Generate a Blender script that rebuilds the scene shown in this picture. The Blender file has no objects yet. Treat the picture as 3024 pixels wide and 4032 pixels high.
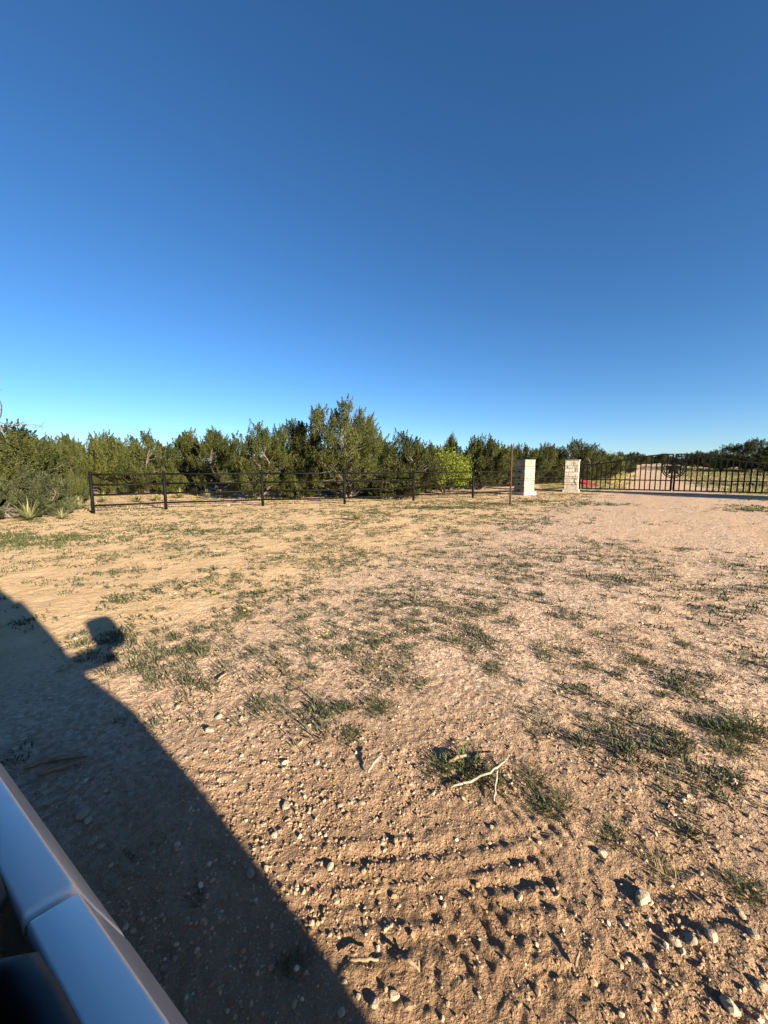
import bpy, math, random
import numpy as np
from mathutils import Vector, Matrix

S = bpy.context.scene
C = S.collection
rad = math.radians

# ------------------------------------------------------------------ camera
CAM_H = 1.45
FPX = 1514.0                       # focal length in pixels of the 3024 px wide photograph
PITCH = math.atan2(178.0, FPX)
cam_d = bpy.data.cameras.new('camera')
cam = bpy.data.objects.new('camera', cam_d)
C.objects.link(cam)
cam.location = (0, 0, CAM_H)
cam.rotation_euler = (math.pi / 2 - PITCH, 0, 0)
cam_d.sensor_fit = 'HORIZONTAL'
cam_d.sensor_width = 36.0
cam_d.lens = 36.0 * FPX / 3024.0
cam_d.clip_start = 0.02
cam_d.clip_end = 9000
S.camera = cam
S.render.resolution_x = 768
S.render.resolution_y = 1024

# ------------------------------------------------------------------ sky and sun
SUN_EL = rad(15.5)
SHADOW_AZ = rad(43.9)              # shadows fall this far to the left of straight ahead
sd = Vector((-math.sin(SHADOW_AZ) * math.cos(SUN_EL), math.cos(SHADOW_AZ) * math.cos(SUN_EL), -math.sin(SUN_EL)))
world = bpy.data.worlds.new('World')
S.world = world
world.use_nodes = True
wn = world.node_tree
bg = wn.nodes['Background']
sky = wn.nodes.new('ShaderNodeTexSky')
sky.sky_type = 'NISHITA'
sky.sun_disc = False
sky.sun_elevation = SUN_EL
sky.sun_rotation = math.atan2(-sd.x, -sd.y)
sky.altitude = 700
sky.air_density = 0.82
sky.dust_density = 0.38
sky.ozone_density = 4.0
hs = wn.nodes.new('ShaderNodeHueSaturation')      # the phone's slightly vivid colour rendering
hs.inputs['Saturation'].default_value = 1.12
wn.links.new(sky.outputs[0], hs.inputs['Color'])
wn.links.new(hs.outputs[0], bg.inputs[0])
bg.inputs[1].default_value = 0.05
sun_d = bpy.data.lights.new('sun', 'SUN')
sun_d.energy = 5.0
sun_d.angle = rad(0.53)
sun_d.color = (1.0, 0.88, 0.68)
sun = bpy.data.objects.new('sun', sun_d)
C.objects.link(sun)
sun.rotation_euler = sd.to_track_quat('-Z', 'Y').to_euler()
sun.location = (20, -20, 15)
S.view_settings.view_transform = 'Standard'
S.view_settings.look = 'None'
S.view_settings.gamma = 1.0
S.view_settings.use_curve_mapping = False
S.view_settings.exposure = 1.92

# ------------------------------------------------------------------ helpers
def tag(o, label=None, cat=None, group=None, kind=None):
    if label: o['label'] = label
    if cat: o['category'] = cat
    if group: o['group'] = group
    if kind: o['kind'] = kind
    return o

def link(name, me, mat=None, parent=None):
    o = bpy.data.objects.new(name, me)
    C.objects.link(o)
    if mat is not None and not me.materials:
        me.materials.append(mat)
    if parent is not None:
        o.parent = parent
    return o

def empty(name, loc=(0, 0, 0), rz=0.0):
    o = bpy.data.objects.new(name, None)
    C.objects.link(o)
    o.location = loc
    o.rotation_euler = (0, 0, rz)
    o.empty_display_size = 0.2
    return o

def mesh_np(name, V, F, smooth=False, tint=None):
    """V (n,3) array, F (m,k) array with one k for the whole mesh."""
    V = np.asarray(V, np.float32); F = np.asarray(F, np.int32)
    me = bpy.data.meshes.new(name)
    m, k = F.shape
    me.vertices.add(len(V)); me.vertices.foreach_set('co', V.ravel())
    me.loops.add(m * k); me.loops.foreach_set('vertex_index', F.ravel())
    me.polygons.add(m)
    me.polygons.foreach_set('loop_start', np.arange(0, m * k, k, dtype=np.int32))
    try:
        me.polygons.foreach_set('loop_total', np.full(m, k, np.int32))
    except Exception:
        pass
    me.polygons.foreach_set('use_smooth', np.full(m, smooth, bool))
    if tint is not None:
        a = me.attributes.new('tint', 'FLOAT', 'FACE')
        a.data.foreach_set('value', np.asarray(tint, np.float32))
    me.update(calc_edges=True)
    return me

class MB:
    """collects boxes, tubes and sheets, builds ONE mesh"""
    def __init__(s): s.V = []; s.F = []; s.n = 0
    def add(s, v, f):
        s.V += [tuple(p) for p in v]; s.F += [tuple(i + s.n for i in q) for q in f]; s.n += len(v)
    def box(s, c, h, rot=None, taper=1.0):
        vs = []
        for dz in (-1, 1):
            k = taper if dz > 0 else 1.0
            for dx, dy in ((-1, -1), (1, -1), (1, 1), (-1, 1)):
                p = Vector((dx * h[0] * k, dy * h[1] * k, dz * h[2]))
                if rot is not None: p = rot @ p
                vs.append(p + Vector(c))
        s.add(vs, [(3, 2, 1, 0), (4, 5, 6, 7), (0, 1, 5, 4), (1, 2, 6, 5), (2, 3, 7, 6), (3, 0, 4, 7)])
    def tube(s, pts, rs, n=8, cap=True):
        pts = [Vector(p) for p in pts]
        if not hasattr(rs, '__len__'): rs = [rs] * len(pts)
        vs = []; fs = []
        ref = Vector((0.31, 0.17, 0.93)).normalized()
        for i, p in enumerate(pts):
            t = (pts[min(i + 1, len(pts) - 1)] - pts[max(i - 1, 0)])
            t = t.normalized() if t.length > 1e-9 else Vector((0, 0, 1))
            r0 = ref if abs(t.dot(ref)) < 0.95 else Vector((1, 0, 0))
            a = t.cross(r0).normalized(); b = t.cross(a)
            for j in range(n):
                th = 2 * math.pi * j / n
                vs.append(p + (a * math.cos(th) + b * math.sin(th)) * rs[i])
        for i in range(len(pts) - 1):
            for j in range(n):
                k = (j + 1) % n
                fs.append((i * n + j, i * n + k, (i + 1) * n + k, (i + 1) * n + j))
        if cap:
            fs.append(tuple(reversed(range(n))))
            fs.append(tuple(range((len(pts) - 1) * n, len(pts) * n)))
        s.add(vs, fs)
    def mesh(s, name, smooth=False):
        me = bpy.data.meshes.new(name)
        me.from_pydata(s.V, [], s.F)
        me.validate(); me.update()
        if smooth:
            me.polygons.foreach_set('use_smooth', [True] * len(me.polygons))
        return me
    def build(s, name, mat, parent=None, smooth=False):
        return link(name, s.mesh(name, smooth), mat, parent)

# ---- value noise
def _hash(ix, iy, seed):
    h = (ix.astype(np.int64) * 374761393 + iy.astype(np.int64) * 668265263 + seed * 974711) & 0x7fffffff
    h = ((h ^ (h >> 13)) * 1274126177) & 0x7fffffff
    h = h ^ (h >> 16)
    return (h & 0xffff) / 65535.0

def vnoise(x, y, seed=0):
    ix = np.floor(x); iy = np.floor(y)
    fx = x - ix; fy = y - iy
    fx = fx * fx * (3 - 2 * fx); fy = fy * fy * (3 - 2 * fy)
    a = _hash(ix, iy, seed); b = _hash(ix + 1, iy, seed)
    c = _hash(ix, iy + 1, seed); d = _hash(ix + 1, iy + 1, seed)
    return (a + (b - a) * fx) * (1 - fy) + (c + (d - c) * fx) * fy

def fbm(x, y, seed=0, oct=4):
    v = 0; a = 0.5; n = 0
    for i in range(oct):
        v = v + a * vnoise(x, y, seed + i * 17); n += a
        x = x * 2.03 + 11.3; y = y * 2.03 + 5.7; a *= 0.5
    return v / n

# ------------------------------------------------------------------ the lie of the land
def base_z(x, y):
    x = np.asarray(x, float); y = np.asarray(y, float)
    t = np.clip((y - 25) / 85.0, 0, 1)
    rise = 2.75 * (t ** 1.25) * (1 - 0.15 * t)
    far = np.clip((np.hypot(x, y) - 6) / 14, 0, 1)
    return rise + 0.05 * (fbm(x * 0.22, y * 0.22, 3, 2) - 0.5) * far + 0.5 * t * (fbm(x * .03, y * .03, 9, 2) - .5)

def gz(x, y): return float(base_z(x, y))

cp, sp = math.cos(PITCH), math.sin(PITCH)
def ray(px, py):
    u = (px - 1512) / FPX; v = -(py - 2016) / FPX
    return Vector((u, cp + v * sp, v * cp - sp))
def P(px, py):
    """where the line of sight through a photograph pixel meets the ground"""
    d = ray(px, py); z = 0.0
    for i in range(14):
        q = d * ((CAM_H - z) / -d.z)
        z = 0.5 * z + 0.5 * gz(q.x, q.y)
    return Vector((q.x, q.y, gz(q.x, q.y)))
def at(px, depth):
    d = ray(px, 1838.0)
    x, y = d.x / d.y * depth, depth
    return Vector((x, y, gz(x, y)))

ROAD_A = np.array([15.3, 20.6]); ROAD_D = np.array([math.sin(rad(34)), math.cos(rad(34))])
def road_dist(x, y):
    # signed distance from the centre line of the gravel drive
    dx = np.asarray(x) - ROAD_A[0]; dy = np.asarray(y) - ROAD_A[1]
    s = dx * ROAD_D[0] + dy * ROAD_D[1]
    t = dx * ROAD_D[1] - dy * ROAD_D[0]
    bend = np.where(s > 8, -0.0009 * (s - 8) ** 2, 0)
    return t - bend, s

# ---- tyre tracks
TRACKS = []
def track(p0, p1, width, depth, lug, ribs=4, bend=0.0):
    a = P(*p0); b = P(*p1)
    TRACKS.append((np.array([a.x, a.y]), np.array([b.x, b.y]), width, depth, lug, ribs, bend))
track((1000, 3500), (2300, 3320), 0.24, 0.012, 0.045, 3, 0.03)
track((1000, 3690), (2900, 3500), 0.22, 0.009, 0.051, 3, -0.02)
track((1980, 3080), (3000, 4300), 0.26, 0.017, 0.036, 5, 0.02)
track((1680, 3420), (2220, 4300), 0.24, 0.018, 0.054, 4, -0.03)
track((2280, 3480), (2760, 4300), 0.22, 0.014, 0.042, 4, 0.02)
track((760, 3620), (620, 4250), 0.25, 0.013, 0.045, 4, 0.03)
track((430, 3330), (930, 3760), 0.22, 0.009, 0.042, 4, 0.02)
track((380, 2720), (1330, 2790), 0.5, 0.010, 0.060, 7, 0.03)
track((120, 2900), (1000, 3020), 0.4, 0.008, 0.054, 6, 0.02)
track((1580, 2690), (1830, 2610), 0.3, 0.012, 0.042, 5, 0.0)
track((1860, 2640), (1900, 2520), 0.3, 0.012, 0.042, 5, 0.0)
track((2150, 2760), (2330, 2800), 0.14, 0.012, 0.030, 2, 0.0)
track((2430, 2400), (2620, 2330), 0.3, 0.012, 0.054, 4, 0.0)
track((1000, 3010), (1230, 2990), 0.3, 0.010, 0.048, 4, 0.0)

def detail_z(x, y):
    r = np.hypot(x, y)
    k1 = np.clip(1 - (r - 6) / 10, 0, 1)
    z = 0.028 * (fbm(x * 1.3, y * 1.3, 21, 3) - 0.5) * np.clip(1.6 - r / 40, 0.3, 1)
    crumb = fbm(x * 14, y * 14, 33, 3) - 0.5
    z = z + 0.011 * crumb * k1 * np.clip(0.55 + 1.6 * (fbm(x * 1.1, y * 1.1, 5, 2) - .45), .25, 1.5)
    z = z + 0.011 * (fbm(x * 42, y * 42, 43, 2) - 0.5) * np.clip(1 - (r - 3) / 4, 0, 1)
    z = z + 0.022 * (fbm(x * 6, y * 6, 53, 3) - 0.5) * np.clip((r - 2) / 6, 0.2, 1) * np.clip(1.5 - r / 30, .2, 1)
    for a, b, w, dep, lug, ribs, bend in TRACKS:
        d = b - a; L = np.hypot(*d); d = d / L
        dx = x - a[0]; dy = y - a[1]
        s = dx * d[0] + dy * d[1]; t = dx * d[1] - dy * d[0]
        t = t - bend * np.sin(s / L * math.pi)
        near = (s > -0.1) & (s < L + 0.1) & (np.abs(t) < w)
        if not near.any(): continue
        S_, T_, X_, Y_ = s[near], t[near], x[near], y[near]
        u = T_ / (w / 2)
        m = np.clip((1.0 - np.abs(u)) * 8, 0, 1) * np.clip(S_ * 7, 0, 1) * np.clip((L - S_) * 7, 0, 1)
        patch = np.clip((fbm(X_ * 2.6, Y_ * 2.6, 77, 3) - 0.40) * 5, 0.05, 1)
        rib = np.cos((u + 1) * math.pi * ribs)
        ph = np.sign(np.sin((u + 1) * math.pi * ribs / 2)) * 0.25
        lg = np.cos((S_ / lug + ph + 0.35 * u + 1.1 * (fbm(X_ * 6, Y_ * 6, 95, 2) - .5)) * 2 * math.pi)
        pat = -0.4 + np.clip(rib * 1.8, -1, 1) * 0.5 + np.clip(lg * 2, -1, 1) * 0.13 * (np.abs(u) > .3)
        lip = np.exp(-((np.abs(u) - 1.12) / 0.13) ** 2) * 0.5 * np.clip(S_ * 7, 0, 1) * np.clip((L - S_) * 7, 0, 1)
        zz = z[near]
        jit = .55 + .9 * fbm(X_ * 9, Y_ * 9, 91, 2)
        z[near] = zz * (1 - .35 * m * patch) + .65 * dep * (pat * m + lip) * patch * jit
    return z

# ------------------------------------------------------------------ materials
def mat_new(name):
    m = bpy.data.materials.new(name); m.use_nodes = True
    nt = m.node_tree
    return m, nt, nt.nodes['Principled BSDF']

def N(nt, t, **kw):
    n = nt.nodes.new('ShaderNode' + t)
    for k, v in kw.items():
        if k in n.inputs: n.inputs[k].default_value = v
        else: setattr(n, k, v)
    return n

def noise(nt, scale, detail=4, rough=0.6, vec=None):
    n = N(nt, 'TexNoise', Scale=scale, Detail=detail, Roughness=rough)
    if vec is not None: nt.links.new(vec, n.inputs['Vector'])
    return n.outputs['Fac']

def ramp(nt, fac, stops):
    r = nt.nodes.new('ShaderNodeValToRGB')
    els = r.color_ramp.elements
    while len(els) < len(stops): els.new(0.5)
    for e, (p, c) in zip(els, stops):
        e.position = p; e.color = (*c, 1) if len(c) == 3 else c
    nt.links.new(fac, r.inputs['Fac'])
    return r.outputs['Color']

def mixc(nt, fac, a, b, blend='MIX'):
    m = nt.nodes.new('ShaderNodeMix'); m.data_type = 'RGBA'; m.blend_type = blend
    for sock, v in ((m.inputs[0], fac), (m.inputs[6], a), (m.inputs[7], b)):
        if hasattr(v, 'is_linked'): nt.links.new(v, sock)
        elif isinstance(v, (int, float)): sock.default_value = v
        else: sock.default_value = (*v, 1)
    return m.outputs[2]

def math_(nt, op, a, b=None, c=None, clamp=False):
    m = nt.nodes.new('ShaderNodeMath'); m.operation = op; m.use_clamp = clamp
    for i, v in enumerate((a, b, c)):
        if v is None: continue
        if hasattr(v, 'is_linked'): nt.links.new(v, m.inputs[i])
        else: m.inputs[i].default_value = v
    return m.outputs[0]

def bump(nt, bsdf, h, strength, dist):
    b = N(nt, 'Bump', Strength=strength, Distance=dist)
    nt.links.new(h, b.inputs['Height']); nt.links.new(b.outputs[0], bsdf.inputs['Normal'])

def simple(name, col, rough=0.6, metal=0.0, var=0.25, scale=12, bmp=0.0, bdist=0.01, spec=0.5, coat=0.0):
    m, nt, b = mat_new(name)
    tc = N(nt, 'TexCoord')
    f = noise(nt, scale, 5, 0.6, tc.outputs['Object'])
    dark = tuple(c * (1 - var) for c in col); lite = tuple(min(1, c * (1 + var)) for c in col)
    nt.links.new(ramp(nt, f, [(0.3, dark), (0.7, lite)]), b.inputs['Base Color'])
    b.inputs['Roughness'].default_value = rough
    b.inputs['Metallic'].default_value = metal
    b.inputs['Specular IOR Level'].default_value = spec
    b.inputs['Coat Weight'].default_value = coat
    if bmp: bump(nt, b, noise(nt, scale * 3, 5, 0.7, tc.outputs['Object']), bmp, bdist)
    return m

def foliage(name, dark, lite, trans=0.25, rough=0.6):
    m, nt, b = mat_new(name)
    a = N(nt, 'Attribute', attribute_name='tint')
    oi = N(nt, 'ObjectInfo')
    f = math_(nt, 'MULTIPLY_ADD', oi.outputs['Random'], 0.3, math_(nt, 'MULTIPLY_ADD', a.outputs['Fac'], 0.85, -0.1), clamp=True)
    col = ramp(nt, f, [(0.0, dark), (1.0, lite)])
    nt.links.new(col, b.inputs['Base Color'])
    b.inputs['Roughness'].default_value = rough
    b.inputs['Specular IOR Level'].default_value = 0.25
    tr = N(nt, 'BsdfTranslucent')
    nt.links.new(col, tr.inputs['Color'])
    mx = N(nt, 'MixShader', Fac=trans)
    nt.links.new(b.outputs[0], mx.inputs[1]); nt.links.new(tr.outputs[0], mx.inputs[2])
    nt.links.new(mx.outputs[0], nt.nodes['Material Output'].inputs['Surface'])
    return m

def ground_material():
    m, nt, b = mat_new('caliche_soil')
    geo = N(nt, 'NewGeometry')
    pos = geo.outputs['Position']
    n_big = noise(nt, 0.35, 3, 0.55, pos)
    n_mid = noise(nt, 2.2, 5, 0.62, pos)
    n_fine = noise(nt, 26, 5, 0.65, pos)
    n_grit = noise(nt, 120, 3, 0.7, pos)
    sand = ramp(nt, n_mid, [(0.25, (0.49, 0.32, 0.168)), (0.55, (0.59, 0.40, 0.222)), (0.8, (0.66, 0.475, 0.285))])
    pink = ramp(nt, n_mid, [(0.25, (0.45, 0.288, 0.178)), (0.55, (0.54, 0.358, 0.228)), (0.8, (0.62, 0.435, 0.30))])
    # drive of pink gravel: distance to its centre line
    sep = N(nt, 'SeparateXYZ'); nt.links.new(pos, sep.inputs[0])
    dx = math_(nt, 'SUBTRACT', sep.outputs[0], float(ROAD_A[0])); dy = math_(nt, 'SUBTRACT', sep.outputs[1], float(ROAD_A[1]))
    t = math_(nt, 'SUBTRACT', math_(nt, 'MULTIPLY', dx, float(ROAD_D[1])), math_(nt, 'MULTIPLY', dy, float(ROAD_D[0])))
    t = math_(nt, 'ADD', t, math_(nt, 'MULTIPLY_ADD', n_big, 2.4, -1.2))
    far = math_(nt, 'MULTIPLY_ADD', sep.outputs[1], -1 / 18.0, 27 / 18.0, clamp=True)   # the drive fans out towards the road
    halfw = math_(nt, 'MULTIPLY_ADD', far, 2.6, 1.9)
    f = math_(nt, 'SUBTRACT', halfw, math_(nt, 'ABSOLUTE', t))
    f = math_(nt, 'MULTIPLY_ADD', f, 0.55, 0.35, clamp=True)
    vor = N(nt, 'TexVoronoi', Scale=46.0); nt.links.new(pos, vor.inputs['Vector'])
    vsep = N(nt, 'SeparateXYZ'); nt.links.new(vor.outputs['Color'], vsep.inputs[0])
    chips = ramp(nt, vsep.outputs[0], [(0.0, (0.28, 0.18, 0.12)), (0.5, (0.50, 0.335, 0.225)), (0.85, (0.61, 0.44, 0.315)), (1.0, (0.70, 0.57, 0.44))])
    # worn wheel paths are smoother and paler than the loose stone between them
    wheel = math_(nt, 'SUBTRACT', 0.75, math_(nt, 'ABSOLUTE', math_(nt, 'SUBTRACT', math_(nt, 'ABSOLUTE', t), 1.0)))
    wheel = math_(nt, 'MULTIPLY', wheel, 1.4, clamp=True)
    loose = math_(nt, 'MULTIPLY', math_(nt, 'SUBTRACT', 0.85, math_(nt, 'MULTIPLY', wheel, 0.55)), f)
    col = mixc(nt, f, sand, pink)
    col = mixc(nt, loose, col, chips)
    # churned, darker brown earth where vehicles turn at the road edge
    r = N(nt, 'VectorMath', operation='LENGTH'); nt.links.new(pos, r.inputs[0])
    c = math_(nt, 'MULTIPLY_ADD', r.outputs['Value'], -0.58, 1.68, clamp=True)
    c = math_(nt, 'MULTIPLY', c, math_(nt, 'MULTIPLY_ADD', n_big, 0.7, 0.7), clamp=True)
    brown = ramp(nt, n_mid, [(0.25, (0.195, 0.115, 0.064)), (0.6, (0.285, 0.175, 0.10)), (0.85, (0.37, 0.242, 0.145))])
    col = mixc(nt, c, col, brown)
    # litter and dry grass stain between the weeds, and grit
    col = mixc(nt, math_(nt, 'MULTIPLY', ramp(nt, n_fine, [(0.5, (0, 0, 0)), (0.72, (1, 1, 1))]), 0.35), col, (0.20, 0.145, 0.075))
    col = mixc(nt, math_(nt, 'MULTIPLY', ramp(nt, n_grit, [(0.58, (0, 0, 0)), (0.7, (1, 1, 1))]), 0.5), col, (0.56, 0.45, 0.32))
    nt.links.new(col, b.inputs['Base Color'])
    b.inputs['Roughness'].default_value = 0.95
    b.inputs['Specular IOR Level'].default_value = 0.1
    n_lump = noise(nt, 9, 4, 0.6, pos)
    h = math_(nt, 'ADD', math_(nt, 'ADD', n_fine, math_(nt, 'MULTIPLY', n_lump, 1.3)), math_(nt, 'MULTIPLY', n_grit, 0.35))
    bump(nt, b, h, 0.9, 0.026)
    return m

M = {}
M['ground'] = ground_material()
M['pebble'] = None
M['black_paint'] = simple('black_paint', (0.004, 0.0037, 0.0037), 0.65, 0, 0.3, 8, 0.1, 0.002, spec=0.12)
M['rust'] = simple('rusty_steel', (0.045, 0.018, 0.011), 0.85, 0.1, 0.5, 18, 0.4, 0.004)
M['mortar'] = simple('mortar', (0.06, 0.05, 0.04), 0.95, 0, 0.2, 20, 0.4, 0.006)
M['concrete'] = simple('footing_concrete', (0.42, 0.37, 0.30), 0.95, 0, 0.2, 9, 0.4, 0.008)
M['bark'] = simple('juniper_bark', (0.13, 0.105, 0.082), 0.95, 0, 0.35, 14, 0.6, 0.01)
M['deadwood'] = simple('dead_wood', (0.10, 0.088, 0.08), 0.95, 0, 0.3, 20, 0.5, 0.006)
M['drystick'] = simple('dry_stick', (0.27, 0.225, 0.17), 0.9, 0, 0.3, 30, 0.4, 0.003)
M['splinter'] = simple('splintered_wood', (0.22, 0.15, 0.09), 0.9, 0, 0.35, 40, 0.5, 0.003)
M['plank'] = simple('pale_lumber', (0.62, 0.50, 0.33), 0.85, 0, 0.2, 6, 0.2, 0.004)
M['darkwood'] = simple('dark_log', (0.05, 0.038, 0.03), 0.95, 0, 0.4, 10, 0.5, 0.01)
M['red'] = simple('red_paint', (0.22, 0.018, 0.022), 0.6, 0, 0.25, 5)
M['chain'] = simple('chain_steel', (0.18, 0.17, 0.16), 0.45, 0.9, 0.2, 30)
M['juniper'] = foliage('juniper_foliage', (0.018, 0.025, 0.006), (0.096, 0.098, 0.019), 0.12)
M['juniper_grey'] = foliage('grey_juniper_foliage', (0.024, 0.030, 0.012), (0.098, 0.105, 0.042), 0.15)
M['mesquite'] = foliage('mesquite_leaf', (0.085, 0.115, 0.010), (0.21, 0.235, 0.026), 0.35)
M['yucca'] = foliage('yucca_leaf', (0.10, 0.115, 0.040), (0.27, 0.26, 0.12), 0.2)
M['weed'] = foliage('weed_leaf', (0.03, 0.038, 0.017), (0.12, 0.125, 0.06), 0.18)
M['green_grass'] = foliage('green_grass_blade', (0.034, 0.047, 0.014), (0.12, 0.128, 0.048), 0.25)
M['dry_grass'] = foliage('dry_grass_blade', (0.20, 0.15, 0.075), (0.42, 0.34, 0.19), 0.25)
M['field_grass'] = foliage('field_grass_blade', (0.085, 0.095, 0.025), (0.26, 0.24, 0.09), 0.3)
M['yellow_flower'] = simple('yellow_petal', (0.75, 0.58, 0.05), 0.7, 0, 0.1)
M['purple_flower'] = simple('purple_petal', (0.30, 0.20, 0.55), 0.7, 0, 0.1)

def stone_mat(name, stops, scale, bs):
    m, nt, b = mat_new(name)
    tc = N(nt, 'TexCoord'); oi = N(nt, 'ObjectInfo')
    geo = N(nt, 'NewGeometry')
    f = noise(nt, scale, 6, 0.65, geo.outputs['Position'])
    col = ramp(nt, f, stops)
    v = math_(nt, 'MULTIPLY_ADD', oi.outputs['Random'], 0.3, 0.85)
    hs = N(nt, 'HueSaturation'); nt.links.new(col, hs.inputs['Color']); nt.links.new(v, hs.inputs['Value'])
    nt.links.new(hs.outputs[0], b.inputs['Base Color'])
    b.inputs['Roughness'].default_value = 0.9
    b.inputs['Specular IOR Level'].default_value = 0.2
    bump(nt, b, noise(nt, scale * 2.2, 6, 0.7, geo.outputs['Position']), bs, 0.03)
    return m
M['limestone'] = stone_mat('cut_limestone', [(0.3, (0.22, 0.20, 0.155)), (0.6, (0.275, 0.255, 0.205)), (0.8, (0.30, 0.28, 0.23))], 5, 0.5)
M['split_stone'] = stone_mat('split_face_limestone', [(0.30, (0.18, 0.115, 0.07)), (0.42, (0.44, 0.37, 0.28)), (0.6, (0.60, 0.55, 0.46))], 7, 0.8)
M['rock'] = stone_mat('field_stone', [(0.3, (0.27, 0.20, 0.135)), (0.6, (0.38, 0.30, 0.215)), (0.8, (0.46, 0.38, 0.29))], 22, 0.5)

def pebble_mat():
    m, nt, b = mat_new('pebbles')
    a = N(nt, 'Attribute', attribute_name='tint')
    col = ramp(nt, a.outputs['Fac'], [(0.0, (0.20, 0.118, 0.066)), (0.5, (0.32, 0.20, 0.118)), (0.8, (0.42, 0.295, 0.19)), (1.0, (0.54, 0.43, 0.31))])
    nt.links.new(col, b.inputs['Base Color'])
    b.inputs['Roughness'].default_value = 0.9
    b.inputs['Specular IOR Level'].default_value = 0.2
    return m
M['pebble'] = pebble_mat()

# ------------------------------------------------------------------ ground: one sheet, finest close by
def make_ground():
    rings = [0.0, 0.25]
    r = 0.45
    while r < 4500:
        rings.append(r)
        r *= 1.0075 if r < 14 else (1.016 if r < 60 else 1.06)
    rings = np.array(rings)
    th = []
    a = -54.0
    while a < 54.0: th.append(a); a += 0.30
    while a < 306.0: th.append(a); a += 3.0
    th = np.radians(np.array(th))
    Rg, Tg = np.meshgrid(rings, th, indexing='ij')
    X = Rg * np.sin(Tg); Y = Rg * np.cos(Tg)
    Z = base_z(X, Y) + detail_z(X, Y)
    n, m = X.shape
    V = np.stack([X, Y, Z], -1).reshape(-1, 3)
    i = np.arange(n - 1)[:, None]; j = np.arange(m)[None, :]
    j2 = (j + 1) % m
    F = np.stack([i * m + j + 0 * j2, i * m + j2, (i + 1) * m + j2, (i + 1) * m + j], -1).reshape(-1, 4)
    F = F[:, ::-1]
    me = mesh_np('ground', V, F, smooth=True)
    o = link('ground', me, M['ground'])
    tag(o, kind='structure')
    return o
make_ground()
def gzd(x, y):
    x = np.asarray([x], float); y = np.asarray([y], float)
    return float((base_z(x, y) + detail_z(x, y))[0])

# ------------------------------------------------------------------ leaf cloud tools
def unit(v):
    return v / np.maximum(np.linalg.norm(v, axis=-1, keepdims=True), 1e-9)

def leaves(rng, pos, direc, length, width, tint):
    """narrow diamond leaf sprays: pos (n,3), direc (n,3)"""
    n = len(pos)
    d = unit(direc)
    side = unit(np.cross(d, rng.normal(size=(n, 3))))
    nrm = np.cross(d, side)
    L = length[:, None]; W = width[:, None]
    bow = nrm * (L * rng.uniform(-.12, .12, (n, 1)))
    v0 = pos; v1 = pos + d * L * .45 + side * W * .5 + bow
    v2 = pos + d * L; v3 = pos + d * L * .45 - side * W * .5 + bow
    V = np.stack([v0, v1, v2, v3], 1).reshape(-1, 3)
    F = np.arange(4 * n).reshape(n, 4)
    return V, F, tint

def limb_path(rng, a, b, sag, n=5):
    a = np.array(a, float); b = np.array(b, float)
    t = np.linspace(0, 1, n)[:, None]
    p = a + (b - a) * t
    wob = rng.normal(size=(n, 3)) * 0.04 * np.linalg.norm(b - a)
    wob[0] = 0; wob[-1] = 0
    p = p + wob
    p[:, 2] += sag * np.sin(t[:, 0] * math.pi)
    return p

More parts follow.
